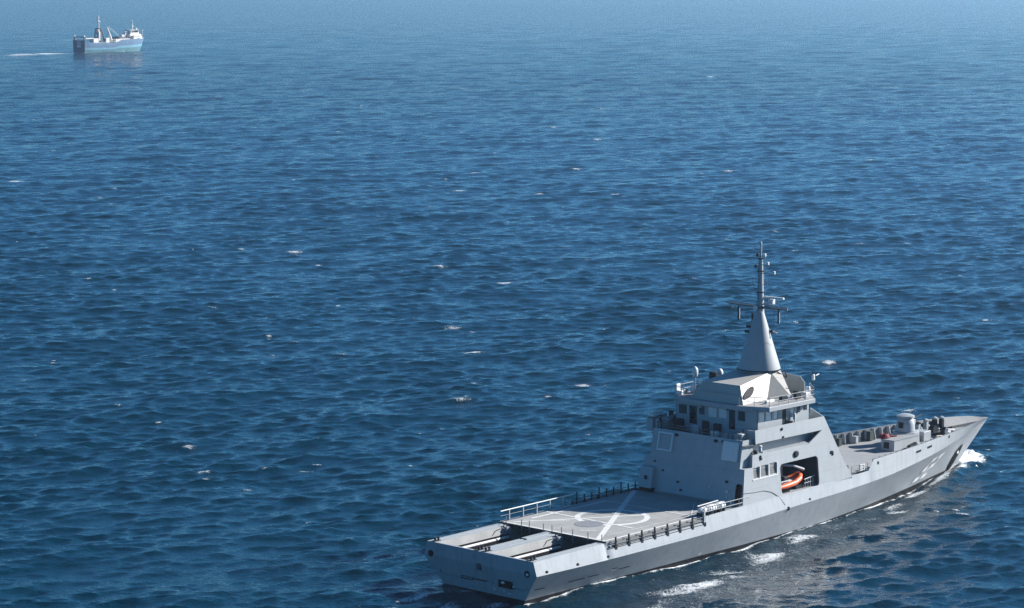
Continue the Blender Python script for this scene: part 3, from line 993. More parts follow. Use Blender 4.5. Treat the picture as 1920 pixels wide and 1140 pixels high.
# hose draped on the starboard wall
hs = [(31.6, 5.6), (33.0, 5.48), (34.9, 5.4), (36.2, 5.05), (37.4, 4.35), (38.0, 3.5)]
MB().tube([(x, -(side_y(z) + .03 if z > 4.28 else 6.72 + (4.28 - z) * .33), z) for x, z in hs], .028, 5).build('hanging_hose', NETM, stb_o)
# side fittings
dd = MB().lathe([(.02, 0), (.38, .02), (.40, .12), (.3, .2)], (0, 0, 0), 10).build('exhaust_cowl', DARK, stb_o)
dd.matrix_local = Matrix.Translation((40.7, -side_y(8.3) + .02, 8.28)) @ Matrix.Rotation(math.pi / 2, 4, 'X')
dd.scale = (1, .9, 1)
for (x, z, w_, h_) in ((46.85, 7.6, .16, .16), (47.05, 7.45, .1, .22), (34.75, 8.75, .1, .22), (34.8, 8.6, .16, .1), (38.6, 11.1, .14, .14), (38.75, 10.28, .1, .1)):
    MB().box(x - w_, x + w_, -side_y(z) - .1, -side_y(z) + .02, z - h_, z + h_).build('side_fitting', DARK, stb_o, bevel=.03)
for (x, z) in ((44.1, 10.0), (44.9, 10.05)):
    MB().box(x - .13, x + .13, -5.95, -5.75, z - .16, z + .05).build('floodlight', DARK, stb_o)
# lamp and liferaft hook at the recess' aft end
MB().lathe([(.14, 0), (.2, .25), (.12, .5), (.2, .55), (.2, .7), (.05, .78)], (35.1, -5.95, 9.15), 10).build('recess_lamp', WHITE, stb_o, smooth=40)
MB().lathe([(.2, 0), (.26, .3), (.1, .45)], (34.3, -5.95, 9.1), 10).build('recess_bollard', DARK, stb_o, smooth=40)

# ---- bridge
bx0, bx1, byw = 35.55, 45.0, 5.25
bz0, bz1 = 10.16, 13.2
HO = [(bx0, -byw), (44.3, -byw), (46.0, -3.2), (46.0, 3.2), (44.3, byw), (bx0, byw)]
wins_aft = [(3.8, 4.86, 11.92, 12.88, GLASSD), (1.5, 2.2, 12.1, 12.9, GLASSD), (0.0, 1.05, 11.98, 12.95, GLASSLIT), (-1.3, -.28, 12.02, 12.97, GLASSLIT), (-3.67, -2.78, 12.02, 13.0, GLASSD)]
doors_aft = [(2.5, 3.5, 11.0, 12.88), (-2.42, -1.62, 11.0, 13.02)]
HW = [(-byw, bz0), (byw, bz0), (byw, bz1), (-byw, bz1)]
holes = [[(a, c), (b, c), (b, d), (a, d)] for (a, b, c, d, _) in wins_aft] + [[(a, c), (b, c), (b, d), (a, d)] for (a, b, c, d) in doors_aft]
br = MB()
br.panel(HW, holes, lambda a, b, t: (bx0 + t, a, b), .12)
wins_s = [(35.8, 36.78, 12.02, 13.02, GLASSLIT), (37.0, 37.9, 12.0, 13.02, GLASSLIT), (38.25, 38.95, 12.0, 13.0, GLASSLIT), (41.15, 41.75, 12.25, 13.05, GLASSLIT), (42.2, 42.78, 12.2, 13.05, GLASSD), (43.3, 43.98, 12.3, 13.05, GLASSD)]
door_s = (39.7, 40.4, 10.9, 12.9)
SW = [(bx0, bz0), (44.3, bz0), (44.3, bz1), (bx0, bz1)]
sh = [[(a, c), (b, c), (b, d), (a, d)] for (a, b, c, d, _) in wins_s] + [[(39.7, 10.9), (40.4, 10.9), (40.4, 12.9), (39.7, 12.9)]]
br.panel(SW, sh, lambda a, b, t: (a, -byw + t, b), .12)
br.panel(SW, [], lambda a, b, t: (a, byw - t, b), .12)
for (p, q) in ((HO[1], HO[2]), (HO[2], HO[3]), (HO[3], HO[4])):
    br.add([(p[0], p[1], bz0), (q[0], q[1], bz0), (q[0], q[1], bz1), (p[0], p[1], bz1)], [(0, 1, 2, 3)])
bridge = br.build('bridge', PAINT, ship)
for (a, b, c, d, mt) in wins_aft:
    w_ = MB().box(bx0 + .05, bx0 + .08, a, b, c, d).build('window_pane', mt, bridge)
for (a, b, c, d) in doors_aft:
    w_ = MB().box(bx0 + .06, bx0 + .1, a, b, c, d).build('door', GLASSD, bridge)
for (a, b, c, d, mt) in wins_s:
    MB().box(a, b, -byw + .05, -byw + .08, c, d).build('window_pane', mt, bridge)
MB().box(39.7, 40.4, -byw + .06, -byw + .1, 10.9, 12.9).build('door', DARK, bridge)
# fittings along the bridge's after wall: lockers, lamps, pipe
for (y, z, sy, sz, mt) in ((4.5, 11.0, .35, .4, DARK), (1.9, 11.1, .3, .5, PAINT), (1.2, 10.9, .3, .6, DARK), (-.3, 11.0, .4, .4, DARK), (-3.2, 10.9, .3, .3, PAINT), (-4.4, 11.1, .5, .25, PAINT)):
    MB().box(bx0 - .35, bx0 - .005, y - sy, y + sy, z - sz, z + sz).build('wall_cabinet', mt, bridge, bevel=.03)
for (y, z) in ((1.75, 13.0), (-1.5, 13.05)):
    MB().box(bx0 - .5, bx0 - .02, y - .18, y + .18, z - .1, z + .1).build('deck_light', PAINT, bridge)
# after bulwark rails and stowage on the bridge deck
for y in (5.2, 3.4, 1.6, -.2, -2.0, -3.8, -5.2):
    MB().box(32.56, 32.62, y - .04, y + .04, 10.16, 11.25).build('rail_post', DARK, ship)
for z in (10.95, 11.25):
    MB().tube([(32.59, 5.6, z), (32.59, -5.6, z)], .03, 5).build('after_rail', NETM, ship)
for (x, y, sx, sy, h, mt) in ((33.6, 1.0, .3, .45, 1.2, PAINT), (33.4, -1.5, .3, .35, .9, WHITE), (33.4, -3.2, .4, .6, .8, PAINT), (33.5, -4.6, .4, .5, 1.0, PAINT), (33.7, 3.3, .35, .5, .7, DARK), (34.3, -2.4, .25, .25, .7, WHITE)):
    MB().box(x - sx, x + sx, y - sy, y + sy, 10.16, 10.16 + h).build('stowage_box', mt, ship, bevel=.05)
# wing bulwark, forward return and port aft panels
for s in (-1, 1):
    MB().hexa([(45.9, s * 5.98, 10.1), (45.9, s * 4.0, 10.1), (46.0, s * 4.0, 10.1), (46.0, s * 5.98, 10.1)], [(45.9, s * 5.9, 11.44), (45.9, s * 4.3, 12.15), (46.0, s * 4.3, 12.15), (46.0, s * 5.9, 11.44)]).build('wing_screen', PAINT, ship)
    MB().box(37.2, 38.2, min(s * 5.3, s * 5.75), max(s * 5.3, s * 5.75), 10.16, 11.0).build('wing_locker', PAINT, ship)
MB().lathe([(.1, 0), (.1, 1.1), (.28, 1.15), (.3, 1.45), (.1, 1.5)], (40.6, -5.6, 10.16), 10).build('pelorus', DARK, ship, smooth=40)
MB().lathe([(.09, 0), (.09, 1.5), (.16, 1.55), (.16, 2.1), (.05, 2.2)], (41.4, -5.55, 10.16), 10).build('searchlight', WHITE, ship, smooth=40)
# port wing, after end: panels, radar boxes
MB().box(33.3, 33.42, 6.5, 7.3, 10.2, 11.45).build('wing_panel', PAINT, ship)
MB().box(33.5, 33.62, 5.35, 6.3, 10.35, 11.4).build('wing_panel', PAINT, ship)
MB().box(33.42, 36.5, 7.2, 7.3, 10.2, 11.5).build('wing_panel', PAINT, ship)
MB().box(33.3, 37, 5.9, 7.3, 10.08, 10.2).build('wing_floor', PAINT, ship)
MB().box(33.6, 34.3, 6.7, 7.3, 11.5, 11.75).build('wing_instrument', WHITE, ship, bevel=.05)
MB().box(33.8, 35.6, 6.9, 7.2, 11.75, 12.0).build('wing_instrument', WHITE, ship, bevel=.05)
MB().box(36.0, 36.4, 6.2, 6.6, 11.2, 11.9).build('wing_instrument', DARK, ship, bevel=.05)

# ---- bridge roof
RO = [(35.0, -3.2), (36.3, -6.15), (43.9, -6.35), (46.7, -3.6), (46.9, 0), (46.7, 3.6), (43.9, 6.35), (36.3, 6.15), (35.0, 3.2)]
roof = MB().prism(RO, 13.14, 13.60).build('bridge_roof', PAINT, ship, bevel=.03)
MB().prism([(x * .985 + 41 * .015, y * .97) for x, y in RO], 13.602, 13.62).build('roof_covering', mat('roof_deck_paint', (.29, .28, .275), .8, .08, 1), roof)
# forward roof screen
sc = MB()
SC = [(45.2, -4.1, 13.6, 14.9), (46.5, -2.6, 13.6, 15.2), (46.7, 0, 13.6, 15.35), (46.5, 2.6, 13.6, 15.2), (45.2, 4.1, 13.6, 14.9)]
for i in range(4):
    a, b = SC[i], SC[i + 1]
    sc.hexa([(a[0], a[1], a[2]), (b[0], b[1], b[2]), (b[0] - .08, b[1], b[2]), (a[0] - .08, a[1], a[2])], [(a[0], a[1], a[3]), (b[0], b[1], b[3]), (b[0] - .08, b[1], b[3]), (a[0] - .08, a[1], a[3])])
sc.build('roof_screen', PAINT, roof)


def rail(pts, z0, h, nm, mt, parent, nrail=2, r=.03):
    for i in range(len(pts) - 1):
        a, b = Vector((*pts[i], z0)), Vector((*pts[i + 1], z0))
        for k in range(nrail):
            zz = h * (k + 1) / nrail
            MB().tube([a + Vector((0, 0, zz)), b + Vector((0, 0, zz))], r, 5).build(nm, mt, parent)
        nseg = max(1, int((b - a).length / 1.25))
        for j in range(nseg + (1 if i == len(pts) - 2 else 0)):
            p = a.lerp(b, j / nseg)
            MB().tube([p, p + Vector((0, 0, h))], r, 5).build('rail_post', mt, parent)


RAILP = mat('rail_paint', (.36, .37, .37), .5, .05, 2)
rail([(36.4, -6.05), (39.5, -6.15), (43.8, -6.25)], 13.6, .95, 'roof_rail', RAILP, roof)
rail([(43.8, -6.25), (46.3, -3.9)], 13.6, 1.1, 'roof_rail', RAILP, roof)
rail([(35.2, 3.4), (36.35, 6.05), (39.5, 6.15)], 13.6, .95, 'roof_rail', RAILP, roof)
rail([(35.15, -3.2), (36.4, -6.05)], 13.6, .95, 'roof_rail', RAILP, roof)
# roof gear
for (x, y, sx, sy, h, mt) in ((36.5, 5.5, .25, .3, .45, WHITE), (38.6, 5.2, .4, .3, .8, PANEL), (37.2, 5.5, .3, .25, .5, PAINT), (39.4, 4.9, .25, .25, 1.2, WHITE), (36.7, 5.9, .35, .08, 1.1, PANEL), (40.6, -4.7, .5, .22, .5, DARK), (41.6, -4.6, .35, .2, .4, PANEL), (42.6, -5.0, .3, .3, .8, DARK), (44.0, -5.0, .3, .3, .5, PANEL), (38.4, -4.6, .7, .15, .35, WHITE), (45.0, -4.6, .25, .2, .9, PANEL)):
    MB().box(x - sx, x + sx, y - sy, y + sy, 13.62, 13.62 + h).build('roof_equipment_box', mt, roof, bevel=.05)
MB().tube([(37.75, 4.5, 13.6), (37.75, 4.5, 15.4)], .06, 8).build('radome_pole', PAINT, roof)
MB().lathe([(.10, 0), (.26, .1), (.32, .45), (.3, .8), (.18, 1.05), (.03, 1.15)], (37.75, 4.5, 15.4), 14).build('radome', WHITE, roof, smooth=50)
MB().lathe([(.42, 0), (.46, .7), (.44, 1.75), (.3, 1.85)], (40.3, 4.1, 13.9), 12).build('director_drum', DARK, roof, smooth=40)
MB().lathe([(.1, 0), (.3, .1), (.36, .4), (.2, .7), (.03, .75)], (41.3, 4.0, 15.2), 12).build('camera_ball', PANEL, roof, smooth=50)
MB().tube([(45.3, -5.0, 13.6), (45.3, -5.0, 16.2)], .05, 6).build('whip_pole', DARK, roof)
MB().box(45.15, 45.45, -5.2, -4.95, 15.2, 15.8).build('pole_instrument', PANEL, roof, bevel=.05)
MB().tube([(46.0, -4.9, 15.6), (46.5, -4.9, 15.7)], .06, 8).build('horn', PANEL, roof)

# ---- mast base: funnel house, faceted skirt
fh = MB()
fh.hexa([(35.55, 3.42, 13.62), (35.55, -3.42, 13.62), (42.8, -2.9, 13.62), (42.8, 2.9, 13.62)], [(36.35, 2.38, 15.42), (36.35, -2.38, 15.42), (42.2, -1.9, 16.15), (42.2, 1.9, 16.15)])
house = fh.build('funnel_house', CREAM, ship, bevel=.03)
MB().box(35.85, 36.0, -2.9, 2.9, 14.52, 14.56).build('panel_seam', PAINT, house)
# oval exhaust opening lying in the starboard face
E0, E1 = Vector((35.75, -3.405, 13.62)), Vector((36.35, -2.38, 15.42))


def face_pt(s, t):
    a = Vector((35.55, -3.42, 13.62)).lerp(Vector((42.8, -2.9, 13.62)), s)
    b = Vector((36.35, -2.38, 15.42)).lerp(Vector((42.2, -1.9, 16.15)), s)
    return a.lerp(b, t)


nrm = (face_pt(1, 0) - face_pt(0, 0)).cross(face_pt(0, 1) - face_pt(0, 0)).normalized()
if nrm.y > 0:
    nrm = -nrm
ov = MB()
c0 = []
for k in range(28):
    a = 2 * math.pi * k / 28
    ee, gg = .165 * math.cos(a), .20 * math.sin(a)
    ca, sa = math.cos(.0), math.sin(.0)
    c0.append(face_pt(.19 + ee, .50 + gg + ee * .9) + nrm * .06)
ov.add(c0 + [p + nrm * .05 for p in c0], [tuple(range(28)), tuple(range(55, 27, -1))] + [(i, (i + 1) % 28, (i + 1) % 28 + 28, i + 28) for i in range(28)])
ov.build('exhaust_opening', BLACK, house)
sk = MB()
ztop = 16.2
cx = 42.72
F_ = {}
for s in (-1, 1):
    foot = (42.2, s * 4.75, 13.62)
    t1, t2 = (42.2, s * 1.75, ztop), (43.75, s * 1.95, ztop)
    a0, a1 = (39.5, s * 2.7, 13.62), (40.9, s * 1.3, ztop)
    n0, n1 = (43.9, s * 2.1, 13.62), (44.6, s * 1.2, ztop)
    sk.add([a0, foot, t1, a1], [(0, 1, 2, 3)])
    sk.add([foot, t2, t1], [(0, 1, 2)])
    sk.add([foot, n0, t2], [(0, 1, 2)])
    sk.add([n0, n1, t2], [(0, 1, 2)])
    F_[s] = (a0, a1, n0, n1, t1, t2, foot)
A, B = F_[-1], F_[1]
sk.add([A[0], A[1], B[1], B[0]], [(0, 1, 2, 3)])
sk.add([A[2], A[3], B[3], B[2]], [(0, 1, 2, 3)])
sk.add([A[1], A[4], A[5], A[3], B[3], B[5], B[4], B[1]], [tuple(range(8))])
sk.add([A[0], A[6], A[2], B[2], B[6], B[0]], [tuple(range(6))])
skirt = sk.build('mast_skirt', CREAM, ship)
MB().tube([(43.0, -2.2, 16.0), (44.0, -2.6, 15.4), (44.2, -2.3, 16.0)], .07, 6).build('skirt_bracket', DARK, skirt)
# ---- cone and mast
cone = MB().lathe([(2.24, 16.2), (2.22, 16.32), (1.9, 17.4), (1.35, 19.2), (.82, 20.95), (.45, 22.2)], (cx, 0, 0), 48).build('mast_cone', PAINT, ship, smooth=40)
MB().lathe([(2.31, 16.18), (2.31, 16.27)], (cx, 0, 0), 40).build('cone_flange', DARK, cone, smooth=40)
for (z, a_, r_, mt) in ((20.6, 130, 1.15, DARK), (20.1, 135, 1.3, DARK), (20.15, -60, 1.2, DARK)):
    px, py = cx + r_ * math.cos(R(a_)), r_ * math.sin(R(a_))
    br_ = MB().box(-.22, .22, -.16, .16, -.12, .14).build('cone_camera', mt, cone, bevel=.04)
    br_.location = (px, py, z)
    br_.rotation_euler = (0, 0, R(a_))
MB().tube([(cx + .4, -.9, 20.3), (cx + 1.0, -1.6, 19.9)], .09, 6).build('cone_arm', PAINT, cone)
MB().tube([(cx - .2, .75, 20.6), (cx - .2, .75, 22.0)], .1, 6).build('cone_antenna', DARK, cone)
pole = MB().lathe([(.43, 22.15), (.38, 22.7), (.33, 24.0), (.27, 26.2), (.22, 27.7), (.10, 27.75), (.09, 29.0), (.12, 29.02), (.12, 29.3), (.03, 29.5)], (cx + .12, 0, 0), 14).build('mast_pole', PAINT, ship, smooth=40)
for (z, r_) in ((22.55, .56), (24.15, .42), (26.35, .36), (27.65, .36)):
    MB().lathe([(r_, 0), (r_, .1)], (cx + .12, 0, z), 14).build('mast_collar', DARK, pole)
yard = MB().tube([(cx - .2, 4.0, 22.78), (cx - .1, 2, 22.7), (cx, 0, 22.66), (cx + .1, -3.5, 22.62)], [.08, .10, .13, .09], 8).build('yard_arm', NETM, ship, smooth=40)
MB().tube([(cx - .2, 4.0, 22.95), (cx, 0.3, 22.86)], .05, 6).build('yard_rail', PAINT, yard)
MB().tube([(cx, -.3, 22.95), (cx + .1, -3.5, 22.82)], .06, 6).build('yard_rail', PAINT, yard)
for y in (2.68, -2.45):
    MB().tube([(cx, y, 22.7), (cx, y, 22.3), (cx, y, 21.1)], [.04, .13, .12], 8).build('dipole', DARK, yard)
    MB().tube([(cx - .15, y - .2, 22.3), (cx - .15, y - .2, 21.2)], .05, 6).build('dipole_stay', PANEL, yard)
MB().lathe([(.05, 0), (.22, .05), (.22, .3), (.05, .35)], (0, 0, 0), 12).build('mast_light', WHITE, yard).matrix_local = Matrix.Translation((cx - .35, .15, 22.6)) @ Matrix.Rotation(-math.pi / 2, 4, 'Y')
rb = MB().box(cx + .3, cx + .62, -2.75, -.25, 23.55, 23.78).build('radar_bar', WHITE, ship, bevel=.05)
MB().box(cx + .2, cx + .7, -1.5, -.9, 23.0, 23.5).build('radar_motor', PANEL, rb, bevel=.04)
MB().tube([(cx + .2, 0, 23.05), (cx + .4, -1.6, 23.02)], .07, 6).build('radar_bracket', PAINT, rb)
for (y, z, dy) in ((.5, 26.75, .6), (-.4, 26.2, -1.7), (.35, 27.9, .4), (-.35, 27.95, -.5), (-.3, 27.1, -.9)):
    MB().tube([(cx + .1, 0, z - .05), (cx + .1, dy, z)], .04, 5).build('mast_spur', PAINT, pole)
    MB().box(cx, cx + .25, dy - .14, dy + .14, z - .05, z + .28).build('mast_sensor', PANEL if dy < 0 else DARK, pole, bevel=.04)
for (y, z) in ((.45, 25.2), (-.45, 25.0), (.4, 24.5), (-.5, 27.4), (.3, 28.6), (-.25, 28.4)):
    MB().tube([(cx + .12, 0, z), (cx - .2, y * 1.7, z + .02), (cx - .2, y * 1.7, z + .55)], .03, 5).build('mast_aerial', DARK if y > 0 else PANEL, pole)
for k in range(14):
    z = 22.9 + k * .33
    MB().box(cx - .34, cx - .22, -.14, .14, z, z + .03).build('ladder_rung', DARK, pole)
for (y, z0, z1) in ((-.75, 23.0, 27.2), (-1.2, 23.6, 26.3), (-.95, 24.0, 27.9)):
    MB().tube([(cx + .1, y, z0), (cx + .1, y * .6, z1)], .014, 4).build('halyard', PANEL, pole)
for y in (3.6, -3.2, 1.9, -1.9):
    MB().tube([(cx, y, 22.7), (cx + .5, y * .85, 13.7 if abs(y) > 3 else 18.2)], .010, 4).build('halyard', NETM, pole)

# ---- foredeck gear
gunb = MB()
gunb.lathe([(1.55, 4.45), (1.5, 5.75), (1.3, 5.85)], (70.6, .15, 0), 10)
gun_base = gunb.build('gun_base', PAINT, ship, smooth=25)
MB().box(69.0, 69.1, -.9, -.2, 4.9, 5.5).build('base_door', DARK, gun_base)
gun = MB().lathe([(1.08, 5.9), (1.02, 6.6), (.92, 7.2), (.80, 7.35), (1.0, 7.42), (1.0, 7.62), (.55, 7.78)], (70.35, .1, 0), 18).build('gun_turret', PAINT, ship, smooth=35)
MB().box(69.28, 69.42, -.25, .35, 6.3, 6.95).build('turret_hatch', DARK, gun)
MB().tube([(71.2, .1, 7.0), (72.2, .1, 7.12), (73.6, .1, 7.3)], [.14, .09, .06], 8).build('gun_barrel', DARK, gun)
MB().box(71.0, 71.5, -.5, .7, 6.5, 7.1).build('gun_cradle', PAINT, gun, bevel=.05)
MB().lathe([(.24, 0), (.24, .5), (.1, .55)], (69.2, .95, 5.1), 8).build('life_ring_box', WHITE, gun_base)
dl = MB().box(65.2, 70.1, -1.85, -.1, 4.46, 5.62).build('deck_housing', PAINT, ship, bevel=.04)
MB().box(65.15, 70.15, -1.9, -.05, 5.62, 5.68).build('housing_top', FDECK, dl)
MB().box(65.17, 65.2, -1.2, -.5, 4.7, 5.4).build('housing_door', DARK, dl)
MB().hexa([(67.0, -2.6, 4.46), (68.7, -2.9, 4.46), (68.9, -2.2, 4.46), (67.2, -1.95, 4.46)], [(67.3, -2.5, 4.9), (68.5, -2.7, 5.2), (68.6, -2.3, 5.2), (67.4, -2.1, 4.9)]).build('covered_hatch', DARK, ship, bevel=.08)
MB().box(72.4, 73.9, -1.0, .6, 4.46, 5.55).build('deck_housing', PAINT, ship, bevel=.04)
# windlass, bollards, reels forward
wl = MB().box(76.3, 77.6, -.9, .9, 4.46, 4.8).build('windlass', DARK, ship, bevel=.05)
for y in (-.75, .75):
    MB().tube([(77, y - .3, 5.1), (77, y + .3, 5.1)], .42, 12).build('chain_wheel', DARK, wl)
    MB().tube([(77.4, y, 4.95), (80.5, y * .8, 4.55)], .08, 6).build('anchor_chain', DARK, wl)
MB().tube([(76.9, -1.5, 5.1), (76.9, -1.1, 5.1)], .35, 12).build('warping_head', PANEL, wl)
for (x, y) in ((78.6, 1.6), (78.8, -1.5), (80.8, .9), (81, -.9), (74.8, 2.5), (75.0, -2.4)):
    bollard(x, y, 4.46, ship)
for (x, y, mt) in ((75.3, -1.4, ROPE), (76.0, 2.2, PANEL), (79.6, .1, PANEL), (75.0, .8, WHITE)):
    MB().lathe([(.5, 0), (.55, .15), (.5, .32), (.2, .36)], (x, y, 4.46), 14).build('rope_coil', mt, ship, smooth=40)
for (x, y, h) in ((78, 2.4, 1.2), (79.4, 2.1, 1.3), (80.2, 1.7, 1.3), (76.8, 2.7, 1.0)):
    st = MB().box(x - .25, x + .25, y - .25, y + .25, 4.46, 4.46 + h).build('vent_trunk', PAINT if h < 1.25 else DARK, ship, bevel=.06)
    MB().lathe([(.3, 0), (.34, .15), (.1, .3)], (x, y, 4.46 + h), 10).build('vent_cap', PAINT if h > 1.1 else DARK, st, smooth=40)
# stanchions at the starboard break of the bulwark
rail([(50.6, -6.35), (53.6, -6.3)], 4.45, 1.05, 'side_rail', NETM, ship, 3, .03)
MB().box(52.5, 53.4, -6.1, -5.9, 4.7, 5.4).build('name_board', WHITE, ship, bevel=.02)
rail([(51.0, -4.6), (51.0, -5.6)], 4.45, 1.0, 'side_rail', DARK, ship, 2, .04)
MB().box(52.4, 53.5, -6.1, -5.7, 4.46, 4.68).build('side_step', DARK, ship)
rail([(32.2, -6.6), (25.2, -6.6)], 4.28, .9, 'deck_rail', RAILP, ship, 2, .035)

# ---- hull fittings
for (x, z) in ((1.45, 2.98), (5.75, 2.93), (10.1, 2.90), (42.3, 3.32), (38.5, 3.05)):
    y = cinterp(x, KN_Y) - .31 * (z - cinterp(x, KN_Z))
    MB().lathe([(.22, 0), (.22, .05), (.12, .07)], (0, 0, 0), 12).build('fairlead', BLACK, hull_o).matrix_local = Matrix.Translation((x, -y + .06, z)) @ Matrix.Rotation(math.pi / 2, 4, 'X')
for (y, z) in ((6.2, 3.05), (-5.95, 2.95)):
    f_ = MB().lathe([(.30, 0), (.32, .10), (.2, .14)], (0, 0, 0), 14).build('transom_fairlead', BLACK, hull_o)
    f_.matrix_local = Matrix.Translation((.04, y, z)) @ Matrix.Rotation(-math.pi / 2, 4, 'Y')
    if y < 0:
        MB().lathe([(.12, 0), (.14, .12)], (0, -.12, .1), 10).build('fairlead_lip', WHITE, f_)


def side_strip(x0, x1, v, hgt, mt, nm):
    n_ = 6
    vs = []
    for i in range(n_ + 1):
        x = x0 + (x1 - x0) * i / n_
        for vv in (v, v + hgt):
            p = low_pt(x / 83.0, vv, -1)
            vs.append((p.x, p.y - .025, p.z - .012))
    return MB().add(vs, [(2 * i, 2 * i + 1, 2 * i + 3, 2 * i + 2) for i in range(n_)]).build(nm, mt, hull_o)


for (x0, x1, v) in ((0.6, 2.0, .53), (5.3, 7.6, .55), (8.0, 9.6, .55), (11.3, 11.9, .46), (12.4, 14.0, .54)):
    side_strip(x0, x1, v, .035, BLACK, 'scupper_slot')
side_strip(11.3, 11.9, .50, .05, PANEL, 'scupper_lip')
side_strip(25.4, 25.75, .80, .09, WHITE, 'discharge_flap')
for (x, ) in ((64.2,), (67.0,)):
    t0 = kn_pt(x / 87.3, -1)
    t1 = top_pt(x, -1)
    p, q = t0.lerp(t1, .62), top_pt(x + 1.2, -1).lerp(kn_pt((x + 1.2) / 87.3, -1), .38)
    MB().add([p + Vector((0, -.03, -.12)), q + Vector((0, -.03, -.12)), q + Vector((0, -.03, .12)), p + Vector((0, -.03, .12))], [(0, 1, 2, 3)]).build('bulwark_slot', BLACK, hull_o)
for x in (55.6, 72.8):
    p = kn_pt(x / 87.3, -1).lerp(top_pt(x, -1), .78)
    MB().box(p.x - .13, p.x + .13, p.y - .06, p.y + .06, p.z - .16, p.z + .16).build('bulwark_fitting', DARK, hull_o, bevel=.03)
# anchor pocket streak near the stem
ap = MB()
vs = []
for (u0, v0, w_) in ((.950, .36, .003), (.954, .48, .009), (.960, .63, .011), (.966, .8, .010), (.971, .95, .005)):
    for du in (-w_, w_):
        p = low_pt(u0 + du, v0, -1)
        vs.append((p.x, p.y - .07, p.z - .02))
ap.add(vs, [(2 * i, 2 * i + 1, 2 * i + 3, 2 * i + 2) for i in range(4)])
anch = ap.build('anchor_pocket', BLACK, hull_o)
p = low_pt(.956, .54, -1)
MB().lathe([(.02, 0), (.2, .03), (.2, .12)], (0, 0, 0), 10).build('anchor_boss', PANEL, anch).matrix_local = Matrix.Translation((p.x, p.y - .02, p.z)) @ Matrix.Rotation(math.pi / 2, 4, 'X')
# transom details
MB().panel([(-.72, 1.35), (.98, 1.35), (.98, 3.75), (-.72, 3.75)], [[(-.62, 1.5), (.88, 1.5), (.88, 3.65), (-.62, 3.65)]], lambda a, b, t: (interp(b, [(0, .68), (2.86, 0), (4.2, 0)]) - .05 + t, a, b), .06).build('stern_panel', HULLP, hull_o)
MB().box(-.06, .3, -.2, .3, 2.4, 3.0).build('stern_emblem', mat('stern_emblem_paint', (.05, .055, .07), .5, .3, 3), hull_o)
MB().box(.25, .5, -.65, .8, 1.34, 1.44).build('stern_grille', DARK, hull_o)
for z in (1.42, 1.2):
    MB().box(.28, .55, 1.05, 2.6, z, z + .06).build('stern_step', DARK, hull_o)
for y in (1.05, 2.54):
    MB().box(.28, .55, y, y + .06, 1.2, 1.48).build('stern_step', DARK, hull_o)
MB().box(.20, .5, -3.9, -2.2, 1.15, 1.85).build('discharge_opening', BLACK, hull_o)
for (y, z, sx, sz) in ((-2.75, 1.62, .26, .13), (-3.4, 1.55, .26, .12), (-2.85, 1.35, .22, .08), (-4.0, 1.42, .24, .06), (-1.5, .75, .12, .1), (-2.7, .8, .12, .06), (-3.35, .62, .2, .05)):
    MB().lathe([(1, 0), (.9, .05)], (0, 0, 0), 12).build('discharge_pipe', WHITE, hull_o).matrix_local = Matrix.Translation((interp(z, [(0, .68), (2.86, 0)]) - .05, y, z)) @ Matrix.Rotation(-math.pi / 2, 4, 'Y') @ Matrix.Diagonal((sz, sx, 1, 1))


# hull number painted on the starboard bow
NUMW = mat('hull_number_white', (.80, .80, .78), .5, .03, 2)


def stroke_digit(strokes, x0, hgt, wid, nm):
    b = MB()
    for (a, c, e, g) in strokes:                  # boxes in unit cell
        n_ = 5
        vs = []
        for i in range(n_ + 1):
            for vv in (c, g):
                aa = a + (e - a) * i / n_
                x = x0 + aa * wid - vv * .25
                p = low_pt(x / 83.6, .80 - vv * hgt, -1)
                vs.append((p.x, p.y - .07, p.z - .025))
        b.add(vs, [(2 * i, 2 * i + 1, 2 * i + 3, 2 * i + 2) for i in range(n_)])
    return b.build(nm, NUMW, hull_o)


T = .19
stroke_digit([(0, 1 - T, 1, 1), (0, .5, T * 1.2, 1 - T), (0, .5 - T / 2, 1, .5 + T / 2), (1 - T * 1.2, T, 1, .5), (0, 0, 1, T)], 68.6, .58, 1.5, 'hull_number_digit')
stroke_digit([(0, 1 - T, 1, 1), (1 - T * 1.2, .5, 1, 1 - T), (0, .5 - T / 2, 1, .5 + T / 2), (0, T, T * 1.2, .5), (0, 0, 1, T)], 70.7, .58, 1.5, 'hull_number_digit')


# ================================================================== things aboard
def aboard(name, x, y, z, rz=0.0):
    return empty(name, SHIP @ Matrix.Translation((x, y, z)) @ Matrix.Rotation(rz, 4, 'Z'))


# rescue boat in the bay: U-shaped orange collar, hull, console
boat = aboard('rescue_boat', 40.0, -5.55, 4.82)
tag(boat, 'small orange inflatable rescue boat stowed in the open side bay', 'boat')
path = [(-2.3, -.75, .35), (-1.0, -.8, .38), (.6, -.78, .5), (1.6, -.6, .75), (2.15, -.25, .98), (2.3, 0, 1.02), (2.15, .25, .98), (1.6, .6, .75), (.6, .78, .5), (-1.0, .8, .38), (-2.3, .75, .35)]
MB().tube(path, [.2, .29, .29, .28, .26, .25, .26, .28, .29, .29, .2], 12).build('inflatable_collar', ORANGE, boat, smooth=60)
MB().hexa([(-2.2, -.15, .0), (1.2, -.1, .05), (1.2, .1, .05), (-2.2, .15, .0)], [(-2.25, -.7, .4), (1.7, -.35, .7), (1.7, .35, .7), (-2.25, .7, .4)]).build('boat_hull', PANEL, boat)
MB().box(-.6, .2, -.3, .3, .5, 1.15).build('console', DARK, boat, bevel=.06)
MB().box(-2.2, -.2, -.62, -.52, .78, .86).build('grab_rail', WHITE, boat)
MB().box(-2.6, -2.2, -.22, .22, .3, 1.2).build('outboard_motor', DARK, boat, bevel=.08)


